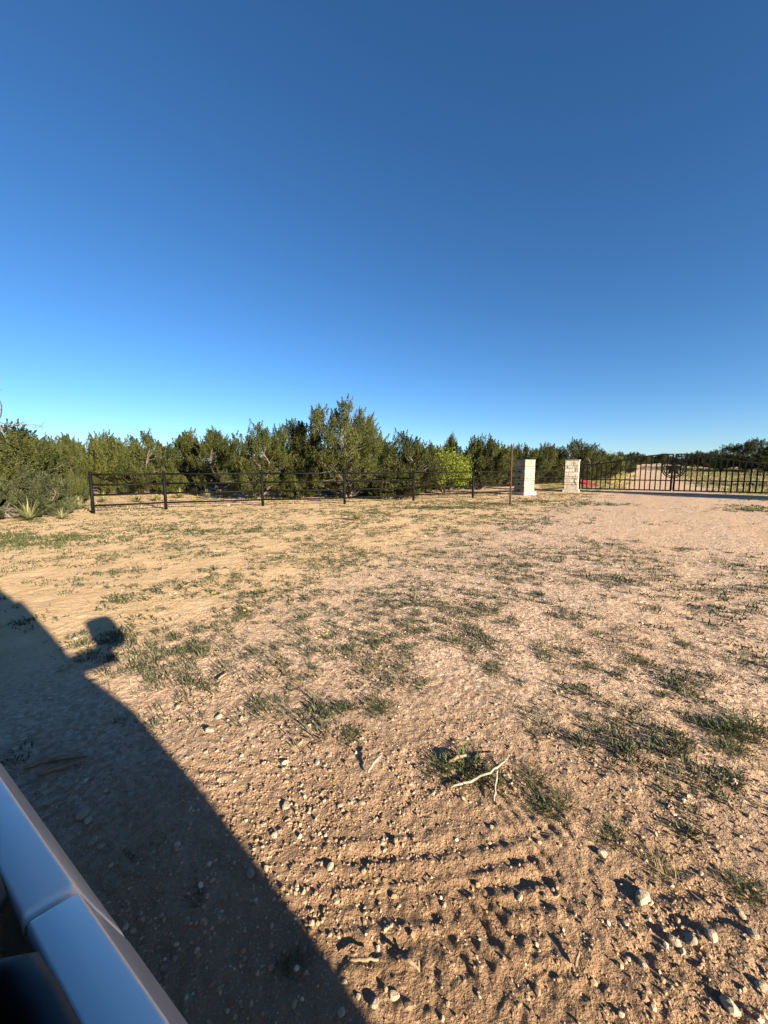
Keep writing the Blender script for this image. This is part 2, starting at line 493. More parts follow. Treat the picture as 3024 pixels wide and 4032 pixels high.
def juniper_meshes(seed, H, W, spires, lean, nplume, bare=0.12, leaf=1.0, openness=0.12):
    """returns crown mesh and trunk mesh of one cedar: pointed plumes on forking grey limbs"""
    rng = np.random.default_rng(seed)
    Vs, Fs, Ts = [], [], []; off = 0
    wood = MB()
    lean = np.array(lean)
    # sub-crowns: each spire is a leader with its own cone of plumes
    leaders = []
    for i in range(spires):
        a = rng.uniform(0, 2 * math.pi); q = math.sqrt(rng.uniform(0, 1)) * 0.36 * W if i else 0.0
        h = H * (1.0 - 0.30 * (q / (0.36 * W)) ** 1.3 * rng.uniform(.55, 1.1)) if i else H
        leaders.append((q * math.cos(a), q * math.sin(a), h))
    for li, (lx, ly, h) in enumerate(leaders):
        tip = np.array([lx, ly, 0]) + lean * h + np.array([0, 0, h * 0.86])
        pth = limb_path(rng, (lx * .12, ly * .12, -0.05), tip, -0.05, 7)
        pth[1:-1, :2] += np.array([lx, ly]) * 0.25 * np.sin(np.linspace(0, math.pi, 5))[:, None]
        r0 = 0.025 + 0.011 * h
        wood.tube(pth, np.linspace(r0, 0.008, 7), 6, False)
        npl = int(nplume / spires * (0.6 + 0.8 * h / H))
        rw = W * (0.5 if spires < 3 else 0.36)
        nb = max(6, npl // 6)                      # boughs: plumes stand in bunches with dark gaps between
        bt = rng.uniform(bare, 1.0, nb); baz = rng.uniform(0, 2 * math.pi, nb); brr = rng.uniform(.45, 1.0, nb); btone = rng.uniform(-.2, .2, nb)
        for k in range(npl):
            bi = int(rng.integers(nb))
            t = float(np.clip(bt[bi] + rng.normal() * .035, bare, 1.0))
            z = t * h * .88
            prof = (min(1, (t - bare * .6) / .16 + .55)) * (1 - t ** 2.4) ** 0.75 * 0.98 + 0.05
            az = baz[bi] + rng.normal() * .22
            rr = rw * prof * float(np.clip(brr[bi] + rng.normal() * .12, .2, 1.1))
            c0 = np.array([np.interp(z, pth[:, 2], pth[:, 0]), np.interp(z, pth[:, 2], pth[:, 1]), z])
            out = np.array([math.cos(az), math.sin(az), 0])
            base = c0 + out * rr + np.array([0, 0, rng.uniform(-.1, .12)])
            if base[2] < 0.12: base[2] = rng.uniform(.1, .3)
            if rng.random() < openness * .5 and t < .8: continue
            up = np.array([0, 0, 1.0])
            d = up * rng.uniform(.6, 1.1) + out * rng.uniform(.15, .95) * (1 - t * .8) + lean * 1.4 + rng.normal(size=3) * .16
            d /= np.linalg.norm(d)
            L = rng.uniform(.36, .78) * (0.7 + .10 * H) * (0.8 if t < .35 else 1)
            rad_ = L * rng.uniform(.17, .27)
            nl = int(165 * rng.uniform(.7, 1.3))
            s = rng.uniform(0, 1, nl) ** .85
            ph = rng.uniform(0, 2 * math.pi, nl)
            e1 = np.cross(d, [0.3, .5, .8]); e1 /= np.linalg.norm(e1); e2 = np.cross(d, e1)
            pr = rad_ * (np.sin(np.clip(s * 1.05 + .12, 0, 1) * math.pi) ** .8 * (1 - .55 * s)) * np.sqrt(rng.uniform(.15, 1, nl)) * 1.25
            radial = e1 * np.cos(ph)[:, None] + e2 * np.sin(ph)[:, None]
            curve = out[None, :] * (s[:, None] ** 2) * L * rng.uniform(-.15, .1)
            pos = base + d * (s * L)[:, None] + radial * pr[:, None] + curve
            dr = d[None, :] * 1.0 + radial * rng.uniform(.1, .8, (nl, 1)) + rng.normal(size=(nl, 3)) * .3
            ln = rng.uniform(.035, .075, nl) * leaf; wd = ln * rng.uniform(.4, .6, nl)
            tint = np.clip(btone[bi] + rng.uniform(.15, .65) + rng.normal(size=nl) * .12, 0, 1)
            V, F, T = leaves(rng, pos, dr, ln, wd, tint)
            Vs.append(V); Fs.append(F + off); Ts.append(T); off += len(V)
            if rng.random() < .30:
                a0 = c0.copy(); a0[2] = max(.1, z - rng.uniform(.15, .5) * (.4 + rr))
                a0[0] = np.interp(a0[2], pth[:, 2], pth[:, 0]); a0[1] = np.interp(a0[2], pth[:, 2], pth[:, 1])
                lp = limb_path(rng, a0, base + d * L * .45, -.06, 4)
                wood.tube(lp, np.linspace(0.011 + .006 * rr, .004, 4), 4, False)
    # bare dead twigs low inside the crown
    for k in range(16):
        az = rng.uniform(0, 2 * math.pi); z = rng.uniform(.15, .5) * H * .6
        a0 = np.array([0, 0, z * .7]); b0 = np.array([math.cos(az), math.sin(az), 0]) * W * rng.uniform(.3, .47) + [0, 0, z]
        wood.tube(limb_path(rng, a0, b0, .1, 5), np.linspace(.018, .004, 5), 4, False)
    crown = mesh_np('crown', np.concatenate(Vs), np.concatenate(Fs), False, np.concatenate(Ts))
    return crown, wood.mesh('trunk', True)

KINDS = {}
def kind(key, **kw):
    KINDS[key] = juniper_meshes(**kw)
kind('big',    seed=11, H=4.6, W=4.4, spires=7, lean=(.02, 0, 0), nplume=560, bare=.10)
kind('cone',   seed=12, H=3.9, W=2.6, spires=4, lean=(.00, 0, 0), nplume=380, bare=.14)
kind('multi',  seed=13, H=3.6, W=3.2, spires=6, lean=(.05, 0, 0), nplume=430, bare=.10)
kind('sweep',  seed=14, H=3.3, W=3.4, spires=5, lean=(.16, 0, 0), nplume=420, bare=.10)
kind('thicket',seed=15, H=3.0, W=4.0, spires=8, lean=(.08, 0, 0), nplume=560, bare=.08)
kind('spire',  seed=16, H=3.4, W=1.8, spires=2, lean=(.02, 0, 0), nplume=240, bare=.10, openness=.4)
kind('mound',  seed=17, H=1.5, W=3.2, spires=8, lean=(.08, 0, 0), nplume=330, bare=.03)
REF = {'big': (4.6, 4.4), 'cone': (3.9, 2.6), 'multi': (3.6, 3.2), 'sweep': (3.3, 3.4), 'thicket': (3.0, 4.0), 'spire': (3.4, 1.8), 'mound': (1.5, 3.2)}
GREY = {}
def juniper(k, loc, h, w, rz, label, name='juniper_tree', cat='tree', group='junipers behind the pipe fence', grey=False):
    crown, trunk = KINDS[k]
    if grey:
        if k not in GREY:
            GREY[k] = crown.copy(); GREY[k].materials.clear(); GREY[k].materials.append(M['juniper_grey'])
        crown = GREY[k]
    root = empty(name, (loc[0], loc[1], loc[2] - .03), rz)
    H0, W0 = REF[k]
    root.scale = (w / W0, w / W0, h / H0)
    link('trunk', trunk, M['bark'], root)
    link('crown', crown, M['juniper'], root)
    tag(root, label, cat, group)
    return root

def top_h(py, depth, px=1512):
    """height above the ground of a treetop seen at photograph row py"""
    b = at(px, depth)
    d = ray(px, py)
    return CAM_H + d.z / d.y * depth - b.z

# (kind, centre px, top py, depth, width m, turn, label)
TREES = [
 ('big',     1372, 1562, 17.8, 5.0, 0.3, 'tallest dark juniper, its crown rising above all others behind the fence'),
 ('cone',    1150, 1628, 18.2, 2.8, 1.2, 'pointed juniper just left of the tallest tree, with twin tips'),
 ('multi',   1000, 1640, 17.4, 3.1, 0.1, 'olive juniper with pale forked trunk behind the third fence post'),
 ('spire',    850, 1682, 20.5, 2.2, 2.1, 'dark narrow juniper left of the olive one with forked trunk'),
 ('spire',    740, 1688, 22.5, 2.1, 0.7, 'small juniper with a single thin spire against the sky'),
 ('multi',    585, 1678, 20.5, 3.9, 2.6, 'broad juniper behind the second fence post with many spires'),
 ('thicket',  400, 1700, 19.5, 3.8, 0.2, 'bushy juniper standing directly behind the left end of the fence'),
 ('cone',     285, 1692, 21.5, 2.6, 3.0, 'juniper with small knobbly tip near the left fence end'),
 ('multi',    190, 1696, 17.0, 2.6, 1.4, 'yellow green juniper between the fence end and the left bushes'),
 ('thicket',   10, 1660, 13.0, 4.2, 0.4, 'large sprawling juniper at the left picture edge under bare branches'),
 ('multi',   1560, 1678, 19.3, 3.4, 0.1, 'juniper leaning right beside the tallest tree with feathery tips'),
 ('thicket', 1660, 1738, 22.5, 3.8, 0.3, 'low juniper between the tallest tree and the bright green bush'),
 ('thicket', 1885, 1714, 25.0, 4.8, 0.0, 'wind swept juniper behind the bright green bush'),
 ('spire',   1775, 1704, 26.5, 1.2, 0.9, 'thin wispy juniper tip poking above the bright green bush'),
 ('thicket', 2035, 1748, 28.0, 4.2, 0.2, 'juniper thicket behind the rusty pole'),
 ('thicket', 2150, 1745, 31.0, 4.2, 1.0, 'juniper thicket between the two stone pillars'),
 ('multi',   2245, 1716, 31.5, 4.6, 0.2, 'tallest juniper behind the right stone pillar'),
 ('thicket', 2345, 1768, 36.0, 4.4, 0.3, 'juniper above the left end of the iron gate'),
 ('multi',   2430, 1772, 48.0, 4.8, 0.8, 'farther juniper left of the drive beyond the gate'),
 ('multi',   2735, 1770, 80.0, 6.8, 0.5, 'juniper right of the star emblem beyond the gate'),
 ('thicket', 2672, 1803, 98.0, 5.5, 1.5, 'small juniper close beside the far drive behind the star'),
 ('multi',   2835, 1764, 70.0, 8.0, 2.2, 'shaded juniper second in the row right of the drive'),
 ('big',     2965, 1724, 58.0, 8.4, 1.1, 'tall shaded juniper at the right picture edge beyond the gate'),
 ('thicket', 3085, 1742, 52.0, 9.0, 0.7, 'shaded juniper cut by the right picture edge beyond the gate'),
 ('thicket',  480, 1762, 26.0, 4.8, 1.7, 'juniper deep in the thicket seen over the first fence bay'),
 ('thicket',  920, 1765, 24.0, 4.6, 0.9, 'juniper deep in the thicket left of the forked trunk'),
 ('thicket', 1250, 1730, 23.5, 4.6, 2.4, 'juniper deep behind the two pointed ones in the middle'),
 ('thicket',  120, 1758, 22.5, 4.8, 2.0, 'juniper deep in the thicket at the far left'),
 ('thicket', 1960, 1760, 33.0, 5.0, 2.9, 'farther juniper seen over the rails left of the rusty pole'),
 ('thicket', 1750, 1752, 28.0, 5.0, 0.6, 'low dark juniper directly behind the lime green bush'),
 ('multi',    660, 1748, 24.5, 4.2, 1.9, 'juniper deep in the thicket over the second fence bay'),
 ('multi',   1440, 1650, 20.5, 3.6, 2.7, 'dark juniper merging with the right side of the tallest tree'),
]
for k, px, py, dep, w, rz, lab in TREES:
    b = at(px, dep)
    juniper(k, b, top_h(py, dep, px) * (.98 if k == 'big' else .92), w, rz * (0.25 if k == 'sweep' else 1), lab)
juniper('mound', P(60, 2052) + Vector((-.5, .7, 0)), 1.2, 2.5, .3, 'low grey green juniper mound in front of the left bushes', 'juniper_bush', 'bush', 'low junipers', grey=True)
juniper('mound', at(-60, 11.2), 1.0, 2.4, 1.9, 'low grey green juniper cut by the left picture edge', 'juniper_bush', 'bush', 'low junipers', grey=True)
juniper('mound', at(300, 14.6) + Vector((-.5, 0, 0)), 1.3, 1.5, 4.0, 'small yellow green juniper just left of the fence end post', 'juniper_bush', 'bush', 'low junipers')
# low juniper skirts under the tallest trees
for i, (px, dep, h, w, lab) in enumerate([
    (1560, 17.6, 1.3, 2.6, 'low juniper with dead twigs right of the fourth fence post'),
    (1180, 18.0, 1.4, 2.4, 'low dark juniper at the foot of the pointed pair'),
    (700, 21.0, 1.2, 2.6, 'low dark juniper in deep shade behind the second bay')]):
    juniper('mound', at(px, dep), h, w, i * 1.7, lab, 'juniper_bush', 'bush', 'low junipers')
# cedars standing right of the picture, whose long shadows reach the drive
for i, (x, y, h, w) in enumerate([(22.8, 11.8, 4.2, 4.2), (34, 22.0, 3.6, 4.6), (61, 44, 5.0, 8), (55, 36, 5.0, 8), (66, 53, 5.0, 8)]):
    lab = ['juniper outside the right edge near the gate, shading the drive', 'second juniper outside the right edge near the gate',
           'juniper outside the right edge beyond the gate, middle of three', 'juniper outside the right edge beyond the gate, nearest of three', 'juniper outside the right edge beyond the gate, farthest of three'][i]
    juniper('thicket' if i % 2 else 'multi', (x, y, gz(x, y)), h, w, i * 1.3, lab, group='junipers right of the drive')
# far trees on the crest where the drive disappears
for i, (px, dep, h, w, lab) in enumerate([
    (2490, 92, 3.0, 6.5, 'far juniper on the crest left of the drive'),
    (2560, 120, 2.6, 6.0, 'far juniper where the drive meets the sky'),
    (2615, 108, 2.8, 6.5, 'far juniper on the crest right of the drive'),
    (2530, 135, 2.2, 8.0, 'farthest low juniper on the skyline')]):
    juniper('thicket', at(px, dep), h, w, i * 1.1, lab, group='far junipers on the crest')

# ---- bright green bushes (mesquite): rounder, looser, leafy clumps
def leafy_meshes(seed, H, W, nclump, leaf):
    rng = np.random.default_rng(seed)
    Vs, Fs, Ts = [], [], []; off = 0
    wood = MB()
    for k in range(nclump):
        u = rng.normal(size=3); u /= np.linalg.norm(u); u[2] = abs(u[2]) * 1.1 - .15
        c = np.array([u[0] * W / 2, u[1] * W / 2, H * .42 + u[2] * H * .5]) * np.array([1, 1, 1]) * rng.uniform(.55, 1.0)
        c[2] = max(c[2], .25)
        nl = 70; rr = rng.uniform(.16, .3)
        p = c + rng.normal(size=(nl, 3)) * rr * np.array([.6, .6, .5])
        d = rng.normal(size=(nl, 3)) + np.array([0, 0, -.2])
        ln = rng.uniform(.05, .11, nl) * leaf
        t = np.clip(rng.uniform(.3, .8) + rng.normal(size=nl) * .15, 0, 1)
        V, F, T = leaves(rng, p, d, ln, ln * .55, t)
        Vs.append(V); Fs.append(F + off); Ts.append(T); off += len(V)
        if k % 2 == 0:
            wood.tube(limb_path(rng, (rng.normal() * .08, rng.normal() * .08, 0), c, .1, 5), np.linspace(.035, .006, 5), 5, False)
    return mesh_np('crown', np.concatenate(Vs), np.concatenate(Fs), False, np.concatenate(Ts)), wood.mesh('trunk', True)
LEAFY = leafy_meshes(5, 2.6, 2.8, 150, 1.1)
for px, dep, h, w, rz, lab in [
    (1758, 20.8, 2.70, 2.9, 0.0, 'bright lime green leafy bush behind the fence, right of the tallest tree'),
    (2105, 33.5, 3.0, 3.0, 1.0, 'bright green treetop above the left stone pillar'),
    (1985, 29.5, 3.1, 2.6, 2.0, 'bright green treetop behind the rusty pole'),
    (2392, 44.0, 2.9, 3.2, 2.7, 'bright green bush in the row above the gate left end'),
    (2840, 60.0, 2.2, 2.6, 4.0, 'bright green sapling in front of the shaded trees beyond the gate')]:
    b = at(px, dep)
    root = empty('leafy_bush', (b.x, b.y, b.z - .03), rz)
    root.scale = (w / 2.8, w / 2.8, h / 2.6)
    link('trunk', LEAFY[1], M['bark'], root); link('crown', LEAFY[0], M['mesquite'], root)
    tag(root, lab, 'bush', 'bright green bushes')

# ---- bare dead tree at the far left
def dead_tree():
    rng = np.random.default_rng(8)
    b = at(2, 12.6)
    root = empty('dead_tree', b)
    tr = MB(); tr.tube(limb_path(rng, (0, 0, -.05), (.05, 0, 2.95), 0, 6), np.linspace(.06, .02, 6), 7)
    tr.build('trunk', M['deadwood'], root, True)
    def grow(p, d, L, r, depth, mb):
        pts = [p]; dd = np.array(d, float)
        for i in range(4):
            dd = dd + rng.normal(size=3) * .26 + np.array([0, 0, .03]); dd /= np.linalg.norm(dd)
            pts.append(pts[-1] + dd * L / 4)
        mb.tube(pts, np.linspace(r, r * .45, 5), 5, False)
        if depth:
            for i in (2, 3, 4):
                nd = dd + rng.normal(size=3) * .7; grow(pts[i], nd / np.linalg.norm(nd), L * .6, r * .5, depth - 1, mb)
    for d, L in [((.9, -.1, .42), .85), ((.35, -.2, 1), .75), ((.8, .2, .25), .7), ((.12, .1, 1.2), 1.05), ((-.4, .2, .8), .8)]:
        mb = MB(); d = np.array(d); grow(np.array([.05, 0, 2.9]), d / np.linalg.norm(d), L * 1.2, .024, 2, mb)
        mb.build('branch', M['deadwood'], root, True)
    tag(root, 'bare grey dead branches above the juniper at the left picture edge', 'dead tree')
dead_tree()

# ------------------------------------------------------------------ pipe fence
PB = [P(368, 2021), P(654, 2006), P(1035, 1993), P(1357, 1985), P(1628, 1971), P(1861, 1961)]
def make_fence(pts, end, label, posts=True):
    root = empty('pipe_fence', pts[0])
    o0 = pts[0]
    hs = [0.24, 0.565, 0.885, 1.205]
    if posts:
        for p in pts:
            mb = MB()
            q = p - o0
            mb.tube([q + Vector((0, 0, -.3)), q + Vector((0, 0, 1.27))], .05, 12)
            po = mb.build('post', M['black_paint'], root, True)
            cb = MB(); cb.tube([q + Vector((0, 0, 1.272)), q + Vector((0, 0, 1.29)), q + Vector((0, 0, 1.305))], [.054, .05, .02], 12)
            cb.build('post_cap', M['black_paint'], po, True)
    run = list(pts) + [end]
    for i in range(len(run) - 1):
        for h in hs:
            a = run[i] - o0 + Vector((0, 0, h)); b = run[i + 1] - o0 + Vector((0, 0, h))
            d = (b - a).normalized()
            mid = (a + b) / 2 - Vector((0, 0, .008))
            if posts: a = a + d * .045
            if i + 1 < len(pts): b = b - d * .045
            mb = MB(); mb.tube([a, mid, b], .030, 10)
            mb.build('rail', M['black_paint'], root, True)
    if posts:   # dark collars where the rails enter the stone pillar
        d = (run[-1] - run[-2]).normalized()
        for h in hs:
            e = run[-1] - o0 + Vector((0, 0, h))
            mb = MB(); mb.tube([e - d * .10, e - d * .0], .045, 10)
            mb.build('collar', M['black_paint'], root, True)
    tag(root, label, 'fence', 'black pipe fence runs')
    return root

# ---- stone pillars
def make_pillar(loc, rz, W, H, courses, mat, label, seed, foot=0.16):
    rnd = random.Random(seed)
    root = empty('stone_pillar', loc, rz)
    fb = MB(); fb.box((0, 0, foot / 2 - .05), (W / 2 + .08, W / 2 + .08, foot / 2 + .05), taper=.985)
    fb.build('footing', M['concrete'], root)
    core = MB(); core.box((0, 0, foot + (H - foot - .06) / 2), (W / 2 - .035, W / 2 - .035, (H - foot - .06) / 2))
    core.build('mortar_core', M['mortar'], root)
    tot = sum(courses); z = foot
    Hc = H - foot - .06
    for ci, c in enumerate(courses):
        h = c / tot * Hc
        for side in range(4):
            full = side % 2 == 0
            span = W if full else W - .10
            cut = rnd.choice([.2, .28, .76, .82, .6])
            for (a, b) in ((0, cut), (cut, 1)):
                x0 = -span / 2 + a * span + (.010 if a else 0); x1 = -span / 2 + b * span - (.010 if b < 1 else 0)
                out = rnd.uniform(-.006, .010)
                th = .05
                mb = MB()
                y = -W / 2 + th / 2 - out / 2
                mb.box(((x0 + x1) / 2, y, z + h / 2), ((x1 - x0) / 2, th / 2 + out / 2, h / 2 - .010))
                R = Matrix.Rotation(side * math.pi / 2, 3, 'Z')
                nv = []
                for v in mb.V:
                    q = R @ (Vector(v) + Vector((rnd.uniform(-.003, .003), rnd.uniform(-.006, .004), rnd.uniform(-.003, .003))))
                    nv.append(tuple(q))
                mb.V = nv
                mb.build('stone', mat, root)
        z += h
    cb = MB(); cb.box((0, 0, H - .028), (W / 2 + .012, W / 2 + .012, .028))
    cb.build('cap', M['limestone'], root)
    tag(root, label, 'pillar', 'stone gate pillars')
    return root

COURSES = [72, 33, 58, 30, 72, 57, 36, 77]
fdir = (PB[5] - PB[3]); fdir.z = 0; fdir.normalize()
ang1 = math.atan2(fdir.y, fdir.x)
PW = 0.70
near_c = P(2063, 1951)
n_right = Vector((math.sin(ang1), -math.cos(ang1), 0))
c1 = near_c + fdir * (PW / 2 + .06) - n_right * (PW / 2 + .06)
c1.z = gz(c1.x, c1.y)
make_pillar(c1, ang1, PW, 1.80, COURSES, M['limestone'], 'pale cut limestone pillar beside the rusty pole, where the fence ends', 1)
phi2 = rad(33)
fr = Vector((-math.sin(phi2), -math.cos(phi2), 0)); rt = Vector((math.cos(phi2), -math.sin(phi2), 0))
corner2 = P(2277, 1939)
c2 = corner2 - fr * (PW / 2 + .06) - rt * (PW / 2 + .06); c2.z = gz(c2.x, c2.y)
make_pillar(c2, -phi2, PW, 1.86, COURSES, M['split_stone'], 'rough mottled split stone pillar carrying the iron gate', 2)

end1 = c1 - fdir * (PW / 2 - .02); end1.z = gz(end1.x, end1.y)
make_fence(PB, end1, 'black four rail pipe fence running along the juniper thicket')
s0 = c1 + fdir * (PW / 2 - .02); s1 = c2 - rt * (PW / 2 - .02)
make_fence([s0], s1, 'short run of black rails between the two stone pillars', posts=False)

# ---- iron gate with a star
GA = rad(-29)
gdir = Vector((math.cos(GA), math.sin(GA), 0)); gnorm = Vector((math.sin(GA), -math.cos(GA), 0))
hinge = c2 + rt * (PW / 2) + gdir * .17
hinge.z = 0
LEAF = 4.2
def gate_top(s):
    t = min(max(s / LEAF, 0), 1)
    return 1.57 + 0.53 * (0.5 - 0.5 * math.cos(math.pi * min(1, t * 1.03) ** 1.05))
def gate_leaf(origin, sgn, label, star):
    """local x runs from the hinge towards the meeting stile"""
    root = empty('iron_gate', origin, GA if sgn > 0 else GA + math.pi)
    zb = .18; w = .030
    mb = MB()
    mb.box((LEAF / 2, 0, zb + w), (LEAF / 2, w, w)); mb.build('bottom_rail', M['black_paint'], root)
    mb = MB(); mb.box((LEAF / 2, 0, .735), (LEAF / 2 - w, w * .9, w * .9)); mb.build('middle_rail', M['black_paint'], root)
    mb = MB(); n = 26
    pts = [(LEAF * i / n, gate_top(LEAF * i / n)) for i in range(n + 1)]
    V = []; F = []
    for (x, z) in pts:
        for dy, dz in ((-w, -w), (w, -w), (w, w), (-w, w)): V.append((x, dy, z + dz))
    for i in range(n):
        for j in range(4):
            k = (j + 1) % 4; F.append((i * 4 + j, i * 4 + k, i * 4 + 4 + k, i * 4 + 4 + j))
    F.append((3, 2, 1, 0)); F.append((n * 4, n * 4 + 1, n * 4 + 2, n * 4 + 3))
    mb.add(V, F); mb.build('top_rail', M['black_paint'], root)
    for x, nm in ((w, 'hinge_stile'), (LEAF - w, 'meeting_stile')):
        mb = MB(); zt = gate_top(x) - w
        mb.box((x, 0, (zb + 2 * w + zt) / 2), (w + .012, w + .006, (zt - zb - 2 * w) / 2)); mb.build(nm, M['black_paint'], root)
    np_ = 17
    for i in range(1, np_ + 1):
        x = w + (LEAF - 2 * w) * i / (np_ + 1)
        zt = gate_top(x) - w; z0 = zb + 2 * w
        mb = MB(); mb.box((x, 0, (z0 + zt) / 2), (.025, .025, (zt - z0) / 2)); mb.build('picket', M['black_paint'], root)
    for z in (.5, 1.3):
        mb = MB(); mb.tube([(-.16, 0, z), (-.02, 0, z)], .022, 8); mb.build('hinge', M['black_paint'], root, True)
    if star:
        cx, cz = LEAF + .02, 1.375
        for r, nm in ((.50, 'outer_ring'), (.425, 'inner_ring')):
            mb = MB(); n = 40; V = []; F = []
            for i in range(n):
                a = 2 * math.pi * i / n
                for dr, dy in ((-.024, -.06), (.024, -.06), (.024, -.018), (-.024, -.018)):
                    V.append((cx + (r + dr) * math.cos(a), dy - .02, cz + (r + dr) * math.sin(a)))
            for i in range(n):
                i2 = (i + 1) % n
                for j in range(4):
                    k = (j + 1) % 4; F.append((i * 4 + j, i * 4 + k, i2 * 4 + k, i2 * 4 + j))
            mb.add(V, F); mb.build(nm, M['black_paint'], root)
        mb = MB(); V = [(cx, -.062, cz), (cx, -.032, cz)]; F = []
        for i in range(10):
            r = .43 if i % 2 == 0 else .185
            a = math.pi / 2 + i * math.pi / 5
            V.append((cx + r * math.cos(a), -.045, cz + r * math.sin(a)))
        for i in range(10):
            j = (i + 1) % 10
            F.append((0, 2 + i, 2 + j)); F.append((1, 2 + j, 2 + i))
        mb.add(V, F); mb.build('star', M['black_paint'], root)
    tag(root, label, 'gate', 'driveway gate leaves')
    return root
gate_leaf(hinge, 1, 'left leaf of the black arched iron gate, carrying the ringed star', True)
gate_leaf(hinge + gdir * (2 * LEAF + .06), -1, 'right leaf of the black arched iron gate, reaching the picture edge', False)
# hinge post between pillar and leaf
mb = MB(); hp = hinge - gdir * .115
mb.box((0, 0, .85), (.04, .04, .95))
o = mb.build('gate_post', M['black_paint'])
o.location = hp; o.rotation_euler.z = GA
tag(o, 'square black steel post between the split stone pillar and gate', 'post')
# chain holding the leaves together
cc = hinge + gdir * (LEAF + .03)
ch = MB()
for i in range(9):
    a = i / 8 * 2 * math.pi
    ch.tube([(.10 * math.cos(a), .07 * math.sin(a), .72 + .02 * math.sin(2 * a)), (.10 * math.cos(a + .8), .07 * math.sin(a + .8), .72 + .02 * math.sin(2 * a + 1.6))], .014, 6)
ch.tube([(.03, -.08, .72), (.03, -.085, .55)], .012, 6)
o = ch.build('gate_chain', M['chain'], None, True); o.location = cc; o.rotation_euler.z = GA
tag(o, 'steel chain looped round the meeting stiles of the gate', 'chain')

# ---- rusty pole
rp = P(2008, 1988)
mb = MB(); mb.tube([(0, 0, -.3), (0.004, 0, 1.1), (0.0, 0, 2.24)], .033, 12)
o = mb.build('rusty_pole', M['rust'], None, True); o.location = rp
o.rotation_euler = (0, rad(-.3), 0)
tag(o, 'lone rusty brown steel pipe pole standing in front of the limestone pillar', 'pole')

# ---- discarded things beyond the fence
rnd = random.Random(4)
dp = P(1968, 1905)
mb_specs = [((0, 0, .10), 1.5, .18, .05, .15), ((.1, .2, .22), 1.35, .5, .05, .1), ((.15, -.1, .32), 1.5, .46, .07, .18), ((.2, .1, .45), 1.2, .40, .06, .12)]
for i, (c, L, w, t, rz) in enumerate(mb_specs):
    mb = MB(); mb.box((0, 0, 0), (L / 2, w / 2, t)); o = mb.build('plank', M['plank' if i else 'darkwood'])
    o.location = dp + Vector((c[0] + .3, c[1], c[2])); o.rotation_euler = (rnd.uniform(-.05, .05), rnd.uniform(-.05, .05), rz)
    tag(o, ['dark timber lying at the bottom of the plank pile', 'pale board low in the pile beyond the fence', 'pale board in the middle of the pile beyond the fence', 'topmost pale board of the pile beyond the fence'][i], 'board', 'boards piled beyond the fence')
for i, (a, b, r) in enumerate([((-1.6, -.1, .03), (-.6, .1, .42), .05), ((-1.5, .3, .30), (-.4, -.2, .10), .045), ((-1.0, -.3, .02), (-.1, 0, .34), .04)]):
    mb = MB(); mb.tube(limb_path(np.random.default_rng(i), a, b, .03, 5), np.linspace(r, r * .6, 5), 6)
    o = mb.build('dead_limb', M['drystick'], None, True); o.location = dp
    tag(o, ['bleached limb leaning on the left of the plank pile', 'bleached limb crossing over beside the plank pile', 'short bleached limb under the plank pile'][i], 'branch', 'bleached limbs by the plank pile')
lp = P(2163, 1903)
mb = MB(); mb.tube(limb_path(np.random.default_rng(3), (-.55, 0, .16), (.55, .15, .10), .03, 6), [.10, .12, .11, .1, .09, .05], 8)
o = mb.build('dark_log', M['darkwood'], None, True); o.location = lp
tag(o, 'dark weathered log lying behind the rails between the pillars', 'log')
rp2 = P(2320, 1914)
for i, (dx, dy, L, w, h, rz, lab) in enumerate([(-.1, 0, 1.3, .5, .14, -.2, 'red painted metal panel lying behind the gate hinge, lower one'),
                                          (-.35, .15, .9, .4, .32, -.35, 'red painted metal panel leaning on the other behind the gate hinge')]):
    mb = MB(); mb.box((0, 0, 0), (L / 2, w / 2, .022))
    mb.box((0, -w / 2 + .02, .035), (L / 2 - .01, .02, .013)); mb.box((0, w / 2 - .02, .035), (L / 2 - .01, .02, .013))
    o = mb.build('red_panel', M['red']); o.location = rp2 + Vector((dx, dy, h)); o.rotation_euler = (.25 + .2 * i, .08 + .18 * i, rz)
    tag(o, lab, 'metal panel', 'red panels behind the gate')

# ------------------------------------------------------------------ yuccas
def yucca_mesh(seed, n, R, flat):
    rng = np.random.default_rng(seed)
    V = []; F = []; T = []; k = 0
    for i in range(n):
        az = rng.uniform(0, 2 * math.pi); el = rng.uniform(flat, 1.45) if i > n * .35 else rng.uniform(-.1, .6)
        L = R * rng.uniform(.7, 1.1); w = .011 * R / .5
        d = np.array([math.cos(az) * math.cos(el), math.sin(az) * math.cos(el), math.sin(el)])
        s = np.array([-math.sin(az), math.cos(az), 0])
        b0 = np.array([0, 0, .06]) + d * .03
        mid = b0 + d * L * .5; tip = b0 + d * L - np.array([0, 0, L * .10 * math.cos(el)])
        V += [b0 - s * w * .6, b0 + s * w * .6, mid + s * w, mid - s * w, tip]
        F += [(k, k + 1, k + 2), (k, k + 2, k + 3), (k + 3, k + 2, k + 4)]
        t = np.clip(.25 + .5 * el / 1.4 + rng.normal() * .12, 0, 1); T += [t] * 3; k += 5
    return mesh_np('yucca', np.array(V), np.array(F), False, np.array(T))
YM = [yucca_mesh(i, 90 + 20 * i, .5, .15) for i in range(3)]
